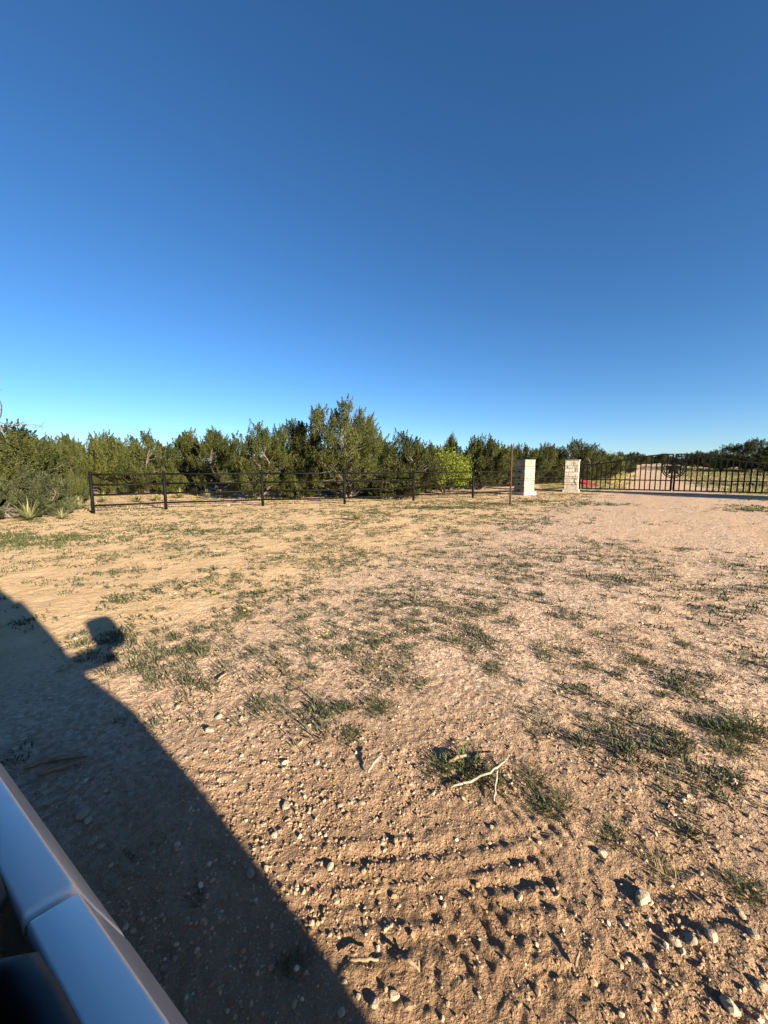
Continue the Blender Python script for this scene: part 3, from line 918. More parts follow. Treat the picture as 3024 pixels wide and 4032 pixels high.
YUC = [(118, 2054, 1.12, 'large yucca rosette in front of the grey green bushes at far left'),
       (312, 2008, .85, 'yucca just left of the fence end post'),
       (250, 1996, .70, 'small yucca tucked under the left bushes'),
       (245, 2046, .60, 'flat dry yucca right of the large rosette'),
       (407, 1978, .80, 'yucca behind the lowest rail beside the end post'),
       (424, 1942, .95, 'yucca farther behind the first fence bay'),
       (542, 1977, .80, 'dark yucca behind the middle of the first bay'),
       (618, 1972, .70, 'yucca behind the lowest rail left of the second post'),
       (708, 1962, .95, 'yucca behind the rails right of the second post'),
       (772, 1950, .90, 'yucca in shade at the foot of the dark junipers'),
       (816, 1964, .85, 'pale yucca in the middle of the second bay'),
       (893, 1962, .95, 'spiky pale yucca left of the third post'),
       (1830, 1900, 1.0, 'yucca beyond the fence below the bright green bush'),
       (1884, 1904, .9, 'yucca beyond the fence just right of the sixth post'),
       (1405, 2050, .55, 'dry pale yucca in the sand before the fence')]
for i, (px, py, sc, lab) in enumerate(YUC):
    b = P(px, py)
    o = link('yucca', YM[i % 3], M['yucca']); o.location = b; o.scale = (sc,) * 3; o.rotation_euler.z = i * 1.3
    tag(o, lab, 'yucca', 'yuccas along the fence')

# ------------------------------------------------------------------ weeds and grass
def blades(rng, cx, cy, cz, R, H, n, wid, V, F, T, k, flat=.5, curl=.4, emax=1.35):
    """appends n three-face blades round a centre"""
    az = rng.uniform(0, 2 * math.pi, n)
    rr = R * np.sqrt(rng.uniform(0, 1, n)) * .55
    az2 = az + rng.normal(size=n) * .5
    L = H * rng.uniform(.5, 1.2, n)
    el = rng.uniform(flat, emax, n)
    d = np.stack([np.cos(az2) * np.cos(el), np.sin(az2) * np.cos(el), np.sin(el)], -1)
    b = np.stack([cx + rr * np.cos(az), cy + rr * np.sin(az), np.full(n, cz - .005)], -1)
    s = np.stack([-np.sin(az2), np.cos(az2), np.zeros(n)], -1) + rng.normal(size=(n, 3)) * .3
    s = unit(s) * (wid * rng.uniform(.6, 1.3, n))[:, None]
    m = b + d * (L * .55)[:, None]
    tip = b + d * L[:, None]; tip[:, 2] -= L * curl * np.cos(el)
    tip[:, 2] = np.maximum(tip[:, 2], cz)
    v = np.stack([b - s * .5, b + s * .5, m + s * .5, m - s * .5, tip], 1).reshape(-1, 3)
    i = k + np.arange(n)[:, None] * 5
    f = np.stack([i + np.array([0, 1, 2]), i + np.array([0, 2, 3]), i + np.array([3, 2, 4])], 1).reshape(-1, 3)
    t = np.repeat(np.clip(rng.uniform(.15, .7) + rng.normal(size=n) * .2, 0, 1), 3)
    V.append(v); F.append(f); T.append(t)
    return k + n * 5

def stuff(name, V, F, T, mat, label, cat):
    o = link(name, mesh_np(name, np.concatenate(V), np.concatenate(F), False, np.concatenate(T)), mat)
    tag(o, label, cat, kind='stuff')

def in_vehicle_shade(x, y):
    a = -x * .8387 + y * .5446; p = x * .5446 + y * .8387
    return p < 0.62 + .085 * a

def scatter(rng, n, rmin, rmax, amin=-52, amax=52, power=1.0):
    """random spots in a sector of ground, thinning out with distance"""
    u = rng.uniform(0, 1, n)
    r = (rmin ** power + u * (rmax ** power - rmin ** power)) ** (1 / power)
    a = np.radians(rng.uniform(amin, amax, n))
    return r * np.sin(a), r * np.cos(a)

def make_weeds():
    rng = np.random.default_rng(42)
    # small weeds over the whole clearing
    V, F, T = [], [], []; k = 0
    V2, F2, T2 = [], [], []; k2 = 0
    V3, F3, T3 = [], [], []; k3 = 0
    fA, fB = PB[0], PB[5]
    x, y = scatter(rng, 46000, 1.7, 24, power=1.45)
    zall = base_z(x, y) + detail_z(x, y)
    dens = fbm(x * .55, y * .55, 61, 3); dens2 = fbm(x * 2.1, y * 2.1, 66, 2)
    rd, rs = road_dist(x, y)
    fence_y = fA.y + (x - fA.x) * (fB.y - fA.y) / (fB.x - fA.x)
    for i in range(len(x)):
        X, Y = x[i], y[i]; r = math.hypot(X, Y)
        w = (.50 if X < 0 else .44) + (dens[i] - .5) * .8 + (dens2[i] - .5) * 2.4
        if r > 4.5: w += .05
        if abs(rd[i]) < 3.0 and r > 9: w -= (1.1 if abs(rd[i]) < 2.2 else .6)
        if Y > fence_y[i] - .2 and X < 7: w -= .35
        near_band = 2.0 < r < 4.8 and X > -1.2
        if near_band: w += .22
        if in_vehicle_shade(X, Y): w -= .75
        if r < 2.1: w -= .7
        if rng.random() > w: continue
        Z = zall[i]
        R = rng.uniform(.04, .14) * (1.0 if r < 6 else 1.3)
        H = rng.uniform(.02, .065)
        n = int(34 if r < 4 else 13 if r < 9 else 8); wd = .005 if r < 4 else .010 if r < 9 else .019
        q = rng.random()
        if q < .80: k = blades(rng, X, Y, Z, R, H, n, wd, V, F, T, k, .1, .3)
        elif q < .91: k2 = blades(rng, X, Y, Z, R, H * 1.2, n, wd * .8, V2, F2, T2, k2, .5, .3)
        else: k3 = blades(rng, X, Y, Z, R * 1.3, H * .9, n // 2, wd * .7, V3, F3, T3, k3, .05, .2)
    # greener strips: before the pillars and at the far left
    for (px, py, sx, sy, n) in [(1750, 2000, 1.8, .35, 150), (1900, 1985, 1.6, .4, 110), (2080, 1975, 1.2, .3, 60), (2330, 1985, 1.6, .4, 70),
                                (150, 2120, 2.0, .35, 130), (60, 2150, 1.2, .3, 60), (1390, 2020, 1.5, .3, 60), (2950, 2010, 1.0, .5, 60), (3000, 2000, .9, .6, 50), (800, 2090, 2.2, .3, 60)]:
        c = P(px, py)
        for j in range(n):
            X = c.x + rng.normal() * sx * .5; Y = c.y + rng.normal() * sy * .8
            k2 = blades(rng, X, Y, gz(X, Y), .16, .085, 12, .015, V2, F2, T2, k2, .4, .3)
    stuff('ground_weeds', V, F, T, M['weed'], 'small grey green weeds dotted over the sandy clearing', 'weeds')
    stuff('green_grass', V2, F2, T2, M['green_grass'], 'short green grass patches on the clearing and before the pillars', 'grass')
    # dry litter under and behind the fence
    x, y = scatter(rng, 2600, 12.5, 30, power=1.3)
    fy = fA.y + (x - fA.x) * (fB.y - fA.y) / (fB.x - fA.x)
    rd, rs = road_dist(x, y)
    for i in range(len(x)):
        if y[i] < fy[i] - .1 or abs(rd[i]) < 3.2: continue
        if rng.random() > .7: continue
        k3 = blades(rng, x[i], y[i], gz(x[i], y[i]), .2, rng.uniform(.08, .22), 10, .018, V3, F3, T3, k3, .2, .3)
    # single dry straws and stems lying between the weeds
    x, y = scatter(rng, 1500, 1.4, 9, power=1.3)
    zs = base_z(x, y) + detail_z(x, y)
    for i in range(len(x)):
        if in_vehicle_shade(x[i], y[i]) and rng.random() < .7: continue
        k3 = blades(rng, x[i], y[i], zs[i] + .006, .03, rng.uniform(.05, .16), int(rng.integers(1, 4)), .0032, V3, F3, T3, k3, .0, .0, .14)
    stuff('dry_grass', V3, F3, T3, M['dry_grass'], 'straw coloured dry grass under the fence and among the weeds', 'dry grass')
    # taller field grass either side of the drive beyond the gate
    V4, F4, T4 = [], [], []; k4 = 0
    V5, F5 = [], []
    x, y = scatter(rng, 9000, 22, 95, 22, 52, power=1.2)
    rd, rs = road_dist(x, y)
    d4 = fbm(x * .25, y * .25, 88, 2)
    for i in range(len(x)):
        if rs[i] < 1.5: continue
        edge = 2.0 + (d4[i] - .5) * 1.5
        if abs(rd[i]) < edge: continue
        if rng.random() > .35 + .6 * min(1, (abs(rd[i]) - edge) / 2): continue
        r = math.hypot(x[i], y[i])
        k4 = blades(rng, x[i], y[i], gz(x[i], y[i]), .3, rng.uniform(.12, .32), 9, .022 * r / 30, V4, F4, T4, k4, .6, .25)
    stuff('field_grass', V4, F4, T4, M['field_grass'], 'yellow green field grass beside the drive beyond the gate', 'grass')
    # yellow blossoms among the field grass on the left of the drive
    mb = MB()
    for i in range(150):
        q = at(rng.uniform(2400, 2560), rng.uniform(28, 44))
        rd1, rs1 = road_dist(q.x, q.y)
        if abs(rd1) < 2.2: continue
        z = gz(q.x, q.y) + rng.uniform(.2, .36); s = .035
        mb.add([(q.x - s, q.y, z), (q.x, q.y - s, z + .02), (q.x + s, q.y, z), (q.x, q.y + s, z + .02), (q.x, q.y, z - .04), (q.x, q.y, z + .04)],
               [(0, 1, 5), (1, 2, 5), (2, 3, 5), (3, 0, 5), (1, 0, 4), (2, 1, 4), (3, 2, 4), (0, 3, 4)])
    o = mb.build('wildflowers', M['yellow_flower']); tag(o, 'yellow wildflowers scattered in the grass left of the drive', 'flowers', kind='stuff')
make_weeds()

# ---- the tufts one can pick out, each an object of its own
def tuft_mesh(seed, R, H, n, wid, flat, curl):
    rng = np.random.default_rng(seed); V, F, T = [], [], []; k = 0
    for j in range(10):
        a = rng.uniform(0, 6.28); q = R * rng.uniform(0, .85)
        k = blades(rng, q * math.cos(a), q * math.sin(a), 0, R * .5, H * rng.uniform(.55, 1.15), n // 10, wid, V, F, T, k, flat, curl)
    return mesh_np('leaves', np.concatenate(V), np.concatenate(F), False, np.concatenate(T))
TM = {'broad': tuft_mesh(1, .19, .075, 330, .0065, .05, .25), 'grass': tuft_mesh(2, .17, .095, 330, .0036, .3, .45), 'wiry': tuft_mesh(3, .20, .07, 360, .0036, .05, .3), 'leafy': tuft_mesh(4, .15, .055, 300, .008, .1, .2)}
TUFTS = [
 (1255, 2880, 'broad', 1.25, 'weed', 'large dark weed clump at the edge of the gravel, below the middle', 0),
 (1385, 2900, 'grass', .8, 'green_grass', 'bright grass tuft leaning right beside the large weed clump', 0),
 (1500, 2800, 'grass', 1.0, 'green_grass', 'green tuft upper right of the large weed clump', 0),
 (1440, 2750, 'leafy', .8, 'weed', 'small leafy tuft just above the green tuft', 0),
 (1200, 2690, 'wiry', 1.35, 'weed', 'wide wiry weed mat above the large weed clump', 0),
 (1215, 2575, 'broad', 1.0, 'weed', 'upright weed clump in the middle of the clearing', 0),
 (1275, 2510, 'leafy', .9, 'weed', 'weed with yellow blossoms in the middle of the clearing', 2),
 (960, 2410, 'leafy', .9, 'weed', 'weed with pale yellow blossoms at centre left', 2),
 (1060, 2405, 'leafy', .7, 'weed', 'small weed with purple blossoms at centre left', 3),
 (840, 2340, 'leafy', .8, 'weed', 'far weed with a yellow blossom at centre left', 2),
 (740, 2645, 'leafy', 1.25, 'weed', 'dense grey green cushion right of the vehicle shadow', 0),
 (775, 2480, 'broad', 1.1, 'weed', 'spreading weed right of the mirror shadow', 0),
 (725, 2540, 'wiry', 1.0, 'weed', 'wiry weed between cushion and spreading weed', 0),
 (890, 2540, 'broad', .8, 'weed', 'weed clump at centre left beside bare sand', 0),
 (460, 2365, 'broad', 1.15, 'weed', 'weed clump above the mirror shadow', 0),
 (640, 2400, 'broad', .75, 'weed', 'small weed clump right of the one above the mirror shadow', 0),
 (1945, 2640, 'grass', .95, 'green_grass', 'round green tuft beside the tyre print right of the middle', 0),
 (1810, 3030, 'grass', 1.3, 'green_grass', 'grass patch beside the white stick', 0),
 (1920, 3060, 'grass', 1.1, 'green_grass', 'grass under the white stick fork', 0),
 (2100, 3080, 'grass', .9, 'green_grass', 'grass tuft right of the white stick', 0),
 (2190, 3180, 'grass', .9, 'green_grass', 'grass tuft below right of the white stick', 0),
 (2280, 2720, 'broad', 1.15, 'weed', 'wide dark weed right of the middle', 0),
 (2530, 2610, 'grass', .8, 'green_grass', 'round bright grass tuft at right of the clearing', 0),
 (2330, 2630, 'grass', .9, 'green_grass', 'long grass tuft left of the round bright one', 0),
 (2450, 2575, 'wiry', 1.0, 'dry_grass', 'pale dry grass tuft between two green ones', 0),
 (2700, 2540, 'grass', .8, 'green_grass', 'small grass tuft right of the dry one', 0),
 (2160, 2565, 'leafy', .7, 'weed', 'small weed with one yellow blossom right of the middle', 1),
 (2810, 2675, 'broad', 1.0, 'weed', 'weed clump near the right edge above the long grass', 0),
 (2690, 2720, 'broad', .9, 'weed', 'wide weed left of the clump near the right edge', 0),
 (2930, 2870, 'grass', 1.55, 'green_grass', 'long thick green grass tuft at the right edge, largest of all', 0),
 (2850, 2880, 'grass', 1.1, 'green_grass', 'left end of the thick grass at the right edge', 0),
 (2420, 2890, 'broad', 1.05, 'weed', 'weed clump left of the thick grass at the right edge', 0),
 (2660, 2960, 'broad', 1.15, 'weed', 'weed clump below the thick grass at the right edge', 0),
 (2880, 2950, 'grass', .9, 'green_grass', 'thin grass tuft below the thick grass', 0),
 (2510, 2810, 'leafy', .8, 'weed', 'small dark weed above the clump left of the thick grass', 0),
 (2640, 3110, 'leafy', 1.1, 'green_grass', 'bright leafy weed at lower right', 0),
 (2690, 3270, 'leafy', 1.0, 'weed', 'grey leafy weed below the bright one at lower right', 0),
 (2600, 3410, 'grass', .75, 'dry_grass', 'dry grass tuft at the edge of the tyre tracks', 0),
 (2420, 3290, 'grass', .75, 'green_grass', 'grass tuft at the top of the tyre tracks', 0),
 (2930, 3500, 'grass', .7, 'green_grass', 'small grass tuft at the lower right edge', 0),
 (780, 3540, 'leafy', .5, 'weed', 'small weed in the vehicle shadow', 0),
 (1160, 3790, 'grass', .45, 'green_grass', 'tiny grass sprig in the vehicle shadow near the bottom', 0),
 (510, 3370, 'leafy', .5, 'weed', 'tiny weed in the vehicle shadow beside pale stones', 0),
]
def blossom(mat, parent, x, y, z, s, i):
    mb = MB(); V = [(x, y, z)]
    F = []
    for k in range(10):
        a = k * .6283; r = s if k % 2 == 0 else s * .55
        V.append((x + r * math.cos(a), y + r * math.sin(a), z + s * .35))
    for k in range(10): F.append((0, 1 + k, 1 + (k + 1) % 10))
    mb.add(V, F); mb.build('blossom', mat, parent)
for i, (px, py, km, sc, mt, lab, fl) in enumerate(TUFTS):
    b = P(px, py)
    o = link('weed_tuft' if mt == 'weed' else 'grass_tuft', TM[km].copy(), M[mt])
    o.location = (b.x, b.y, gzd(b.x, b.y) - .004); o.scale = (sc * .82, sc * .82, sc * .56); o.rotation_euler.z = i * 2.1
    tag(o, lab, 'weed' if mt == 'weed' else 'grass tuft', 'weed clumps' if mt == 'weed' else 'grass tufts')
    rnd = random.Random(i)
    for j in range({0: 0, 1: 2, 2: 4, 3: 4}[fl]):
        blossom(M['purple_flower'] if fl == 3 else M['yellow_flower'], o, rnd.uniform(-.08, .08), rnd.uniform(-.08, .08), rnd.uniform(.06, .1), .018, j)

# ------------------------------------------------------------------ gravel and stones
ICO_V = None
def ico():
    t = (1 + 5 ** .5) / 2
    v = np.array([(-1, t, 0), (1, t, 0), (-1, -t, 0), (1, -t, 0), (0, -1, t), (0, 1, t), (0, -1, -t), (0, 1, -t), (t, 0, -1), (t, 0, 1), (-t, 0, -1), (-t, 0, 1)], float)
    f = np.array([(0, 11, 5), (0, 5, 1), (0, 1, 7), (0, 7, 10), (0, 10, 11), (1, 5, 9), (5, 11, 4), (11, 10, 2), (10, 7, 6), (7, 1, 8), (3, 9, 4), (3, 4, 2), (3, 2, 6), (3, 6, 8), (3, 8, 9), (4, 9, 5), (2, 4, 11), (6, 2, 10), (8, 6, 7), (9, 8, 1)])
    return unit(v), f

def make_gravel():
    rng = np.random.default_rng(7)
    iv, fi = ico()
    xs, ys, ss = [], [], []
    x, y = scatter(rng, 40000, .75, 4.2, power=1.25)
    d = fbm(x * 1.6, y * 1.6, 71, 3)
    w = np.clip((d - .42) * 5, .06, 1)
    for (px, py, rr, k) in [(1420, 3180, .42, 1.1), (1250, 3330, .3, .7), (2800, 3720, .35, .7), (2650, 3900, .4, .5), (480, 3150, .45, .45), (700, 3330, .4, .4), (850, 2700, .35, .4)]:
        c = P(px, py); w = w + k * np.exp(-((x - c.x) ** 2 + (y - c.y) ** 2) / rr ** 2)
    keep = rng.uniform(0, 1, len(x)) < w * .75
    x, y = x[keep], y[keep]
    s = .0022 + .0038 * rng.exponential(.5, len(x)); s = np.minimum(s, .0105)
    xs.append(x); ys.append(y); ss.append(s)
    x, y = scatter(rng, 12000, 4.0, 21, power=1.3)
    rd, rs = road_dist(x, y)
    d = fbm(x * .5, y * .5, 73, 2)
    w = np.where(np.abs(rd) < 4.2, .8, .3) * np.clip((d - .3) * 3.2, .15, 1)
    keep = rng.uniform(0, 1, len(x)) < w
    x, y = x[keep], y[keep]
    s = .005 + .006 * rng.exponential(.6, len(x)); s = np.minimum(s, .024)
    xs.append(x); ys.append(y); ss.append(s)
    x = np.concatenate(xs); y = np.concatenate(ys); s = np.concatenate(ss)
    n = len(x)
    z = base_z(x, y) + detail_z(x, y)
    V = iv[None] * (1 + rng.uniform(-.28, .28, (n, 12, 1)))
    V = V * (np.array([1, 1, 1]) * rng.uniform(.65, 1.3, (n, 1, 3)))
    V[:, :, 2] *= .75
    a = rng.uniform(0, 6.28, n); ca, sa = np.cos(a)[:, None], np.sin(a)[:, None]
    X = V[:, :, 0] * ca - V[:, :, 1] * sa; Y = V[:, :, 0] * sa + V[:, :, 1] * ca
    V = np.stack([X, Y, V[:, :, 2]], -1) * s[:, None, None] + np.stack([x, y, z + s * .05], -1)[:, None, :]
    F = fi[None] + (np.arange(n) * 12)[:, None, None]
    T = np.repeat(np.clip(rng.normal(.45, .24, n) + np.clip((s - .006) * 18, 0, .25), 0, 1), 20)
    o = link('gravel', mesh_np('gravel', V.reshape(-1, 3), F.reshape(-1, 3), False, T), M['pebble'])
    tag(o, 'loose pale gravel strewn over the churned earth and drive', 'gravel', kind='stuff')
    return n
make_gravel()

def rock_mesh(seed, sx, sy, sz):
    rng = np.random.default_rng(seed)
    iv, fi = ico()
    # one subdivision
    V = [tuple(v) for v in iv]; cache = {}; F = []
    def mid(a, b):
        k = (min(a, b), max(a, b))
        if k not in cache:
            V.append(tuple(unit(np.array(V[a]) + np.array(V[b])))); cache[k] = len(V) - 1
        return cache[k]
    for a, b, c in fi:
        ab, bc, ca = mid(a, b), mid(b, c), mid(c, a)
        F += [(a, ab, ca), (b, bc, ab), (c, ca, bc), (ab, bc, ca)]
    V = np.array(V)
    for k in range(5):   # flattened facets
        nrm = unit(rng.normal(size=3)); d = rng.uniform(.62, .85)
        t = V @ nrm; V = V - np.maximum(t - d, 0)[:, None] * nrm
    V = V * (1 + rng.uniform(-.07, .07, (len(V), 1))) * np.array([sx, sy, sz])
    return mesh_np('rock', V, np.array(F), False)
ROCKS = [
 (328, 3205, 62, 'large grey stone in the vehicle shadow, the biggest there'),
 (345, 3232, 34, 'smaller stone touching the big grey one in the shadow'),
 (362, 3312, 36, 'stone below the big grey one in the shadow'),
 (398, 3330, 30, 'rounded stone right of the one below the big grey stone'),
 (302, 3073, 24, 'small stone in shadow below the wood splinters'),
 (988, 3445, 36, 'pale stone near the shadow edge at lower left'),
 (565, 3005, 22, 'small pale stone high in the vehicle shadow'),
 (695, 3350, 24, 'small stone in the middle of the vehicle shadow'),
 (862, 2822, 34, 'pale stone with a dark shadow on the bare sand'),
 (826, 2876, 42, 'flat pale stone on the bare sand near the shadow edge'),
 (700, 2780, 26, 'small stone beside the shadow edge on bare sand'),
 (1122, 3000, 34, 'bright rounded stone at the upper left of the gravel'),
 (1112, 3030, 26, 'stone just below the bright one at the upper left of gravel'),
 (1250, 3002, 28, 'stone at the top of the gravel patch'),
 (1126, 3168, 44, 'flat oblong stone at the left of the gravel patch'),
 (1425, 3164, 28, 'round whitish stone in the middle of the gravel'),
 (1300, 3414, 34, 'white oblong stone at the foot of the gravel patch'),
 (1080, 3290, 30, 'stone at the lower left of the gravel patch near shadow'),
 (1325, 3545, 26, 'small stone on the horizontal tyre rut'),
 (1550, 3920, 36, 'blocky stone near the bottom middle'),
 (1475, 3960, 34, 'stone left of the blocky one near the bottom'),
 (1345, 3995, 30, 'grey stone at the shadow edge near the bottom'),
 (2533, 3540, 66, 'largest sunlit stone, on the tyre tracks at lower right'),
 (2651, 3704, 40, 'left stone of the three in a row at lower right'),
 (2718, 3698, 48, 'middle stone of the three in a row at lower right'),
 (2799, 3692, 44, 'right stone of the three in a row at lower right'),
 (2965, 3686, 44, 'stone near the right edge beside the row of three'),
 (2874, 3958, 62, 'big stone at the bottom right corner'),
 (2374, 3360, 40, 'stone at the top of the tyre tracks beside grass'),
 (2533, 3794, 30, 'small pale stone among the lower right tracks'),
 (2915, 3600, 36, 'stone at right below the last grass'),
 (2945, 3215, 28, 'lone stone on sand near the right edge'),
 (2045, 3530, 34, 'stone on the track left of the largest sunlit stone'),
 (3005, 3890, 44, 'stone cut by the right edge near the bottom'),
 (300, 2520, 40, 'long pale stone beside the mirror shadow'),
 (375, 2540, 26, 'short pale stone at the tip of the long one'),
]
for i, (px, py, size, lab) in enumerate(ROCKS):
    b = P(px, py); dist = math.hypot(b.y, CAM_H - b.z) 
    r = size / FPX * dist * .36
    rnd = random.Random(i)
    o = link('rock', rock_mesh(i, r * rnd.uniform(1.0, 1.3), r * rnd.uniform(.75, 1.0), r * rnd.uniform(.5, .68)), M['rock'])
    o.location = (b.x, b.y, gzd(b.x, b.y) + r * .16); o.rotation_euler = (rnd.uniform(-.3, .3), rnd.uniform(-.3, .3), rnd.uniform(0, 6))
    tag(o, lab, 'stone', 'single stones on the ground')

# ---- sticks
def stick(name, pts, rs, mat, label, lift=.012, group='sticks on the ground', n=7):
    q = []
    for (px, py, dz) in pts:
        b = P(px, py); q.append(Vector((b.x, b.y, gzd(b.x, b.y) + lift + dz)))
    o0 = q[0].copy()
    # finer, slightly crooked course
    rng = np.random.default_rng(len(label)); out = []; rr = []
    for i in range(len(q) - 1):
        for j in range(4):
            t = j / 4; p = q[i].lerp(q[i + 1], t) - o0
            k = (q[i + 1] - q[i]).length * .025
            out.append(p + Vector(rng.normal(size=3) * k) if (i or j) else p); rr.append(rs[i] + (rs[i + 1] - rs[i]) * t)
    out.append(q[-1] - o0); rr.append(rs[-1])
    mb = MB(); mb.tube(out, rr, n)
    o = mb.build(name, mat, None, True); o.location = o0
    return tag(o, label, 'stick', group)
stick('white_stick', [(1772, 3108, .0), (1850, 3090, .012), (1930, 3068, .025), (1985, 3030, .03), (2002, 2998, .015)], [.005, .0055, .005, .004, .0025], M['drystick'], 'white curved stick lying on the grass right of the gravel')
stick('twig', [(1945, 3160, 0), (1950, 3110, .012), (1958, 3065, .03)], [.004, .005, .004], M['drystick'], 'short pale twig leaning against the white curved stick')
stick('stick', [(1765, 3010, .005), (1800, 3003, .02), (1835, 2995, .02)], [.008, .009, .006], M['splinter'], 'stubby broken stick above the white curved one')
stick('stick', [(1448, 3052, .0), (1475, 3025, .02), (1502, 3008, .035)], [.005, .005, .004], M['drystick'], 'small stick standing out of the gravel with a dark shadow')
stick('wood_splinter', [(95, 3025, .0), (180, 3003, .01), (260, 2993, .01), (345, 2983, .0)], [.008, .013, .013, .004], M['splinter'], 'upper of two split wood slivers in the vehicle shadow')
stick('wood_splinter', [(150, 3052, .0), (230, 3034, .008), (300, 3010, .008), (345, 2990, .0)], [.006, .010, .008, .003], M['splinter'], 'lower of two split wood slivers in the vehicle shadow')
stick('twig', [(1375, 3795, .0), (1430, 3806, .008), (1490, 3800, .004)], [.004, .005, .003], M['splinter'], 'brown twig lying across the bottom ruts')
stick('twig', [(1575, 3795, .0), (1610, 3815, .01), (1650, 3840, .004)], [.004, .006, .003], M['splinter'], 'bent brown twig right of the one across the ruts')
stick('twig', [(1648, 3845, .0), (1648, 3810, .012)], [.004, .003], M['splinter'], 'tiny upright twig at the end of the bent one')
stick('twig', [(2265, 3810, .0), (2280, 3765, .008)], [.005, .003], M['splinter'], 'short twig on the tyre tracks at the bottom right')
stick('twig', [(860, 2680, .0), (895, 2655, .01)], [.008, .005], M['splinter'], 'dark twig right of the grey green cushion')
stick('twig', [(225, 2650, .0), (250, 2652, .006), (290, 2628, .004)], [.005, .005, .003], M['splinter'], 'thin twig in the vehicle shadow below the mirror shadow')

# ------------------------------------------------------------------ the white vehicle the picture is taken from
def paint():
    m, nt, b = mat_new('white_car_paint')
    geo = N(nt, 'NewGeometry')
    f = noise(nt, 9, 5, .6, geo.outputs['Position'])
    nt.links.new(ramp(nt, f, [(.3, (.82, .80, .755)), (.7, (.87, .85, .805))]), b.inputs['Base Color'])
    b.inputs['Roughness'].default_value = .32
    b.inputs['Coat Weight'].default_value = .8
    b.inputs['Coat Roughness'].default_value = .08
    return m
M['paint'] = paint()
M['rubber'] = simple('black_rubber', (.012, .012, .013), .55, 0, .2, 30, .1, .001)
M['trim'] = simple('interior_trim', (.05, .042, .034), .7, 0, .2, 30)
M['tyre'] = simple('tyre_rubber', (.018, .018, .018), .85, 0, .2, 30, .3, .004)
M['rim'] = simple('alloy_rim', (.5, .5, .5), .35, .9, .1, 10)
M['lamp'] = simple('headlamp_glass', (.55, .56, .58), .1, 0, .05, 8, coat=1)
def glass():
    m, nt, b = mat_new('tinted_glass')
    b.inputs['Base Color'].default_value = (.02, .025, .028, 1); b.inputs['Roughness'].default_value = .04
    b.inputs['Coat Weight'].default_value = 1
    return m
M['glass'] = glass()

# vehicle space: x = towards the tail, y = out of the near side, z up
VEH = empty('white_vehicle', (0, 0, 0), 0)
AX = rad(57)
VEH.matrix_world = Matrix(((-math.sin(AX), math.cos(AX), 0, 0), (math.cos(AX), math.sin(AX), 0, 0), (0, 0, 1, 0), (0, 0, 0, 1)))
tag(VEH, 'white vehicle at the lower left, only its door sills and shadow in view', 'vehicle')
MID = -.82
# side section, from window ledge outwards and down: (offset from widest point, z)
SEC = [(-.078, 1.100), (-.0768, 1.1082), (-.0745, 1.1095), (-.060, 1.1070), (-.0475, 1.1042), (-.0455, 1.1030), (-.0440, 1.1005), (-.0428, 1.0965), (-.034, 1.072), (-.014, 1.02), (-.002, .97), (0, .90), (0, .80), (-.006, .66), (-.03, .52), (-.06, .44), (-.11, .40)]
def panel(name, stations, side=1, mat='paint', inset_ends=True, sec=SEC):
    """a body side panel lofted along the car; stations = [(x, widest y, dz, inset)]"""
    V = []; F = []; n = len(sec)
    for (x, yw, dz, ins) in stations:
        for k, (o_, z) in enumerate(sec):
            y = yw + o_ - (ins * (.25 if k > 7 else 1) if k > 5 else 0)
            V.append((x, 2 * MID - y if side < 0 else y, z + dz - (ins if k < 7 else 0)))
    for i in range(len(stations) - 1):
        for j in range(n - 1):
            q = (i * n + j, (i + 1) * n + j, (i + 1) * n + j + 1, i * n + j + 1)
            F.append(q if side > 0 else tuple(reversed(q)))
    mb = MB(); mb.add(V, F)
    return mb.build(name, M[mat], VEH, True)
Y0 = .141
def door_stations(x0, x1, y0=Y0, y1=Y0):
    e = .004
    xs = [(x0, .009), (x0 + .001, .004), (x0 + .003, .001), (x0 + .006, 0)] + [(x0 + (x1 - x0) * t, 0) for t in (.15, .3, .5, .7, .85)] + [(x1 - .006, 0), (x1 - .003, .001), (x1 - .001, .004), (x1, .009)]
    return [(x, y0 + (y1 - y0) * (x - x0) / (x1 - x0), 0, i) for x, i in xs]
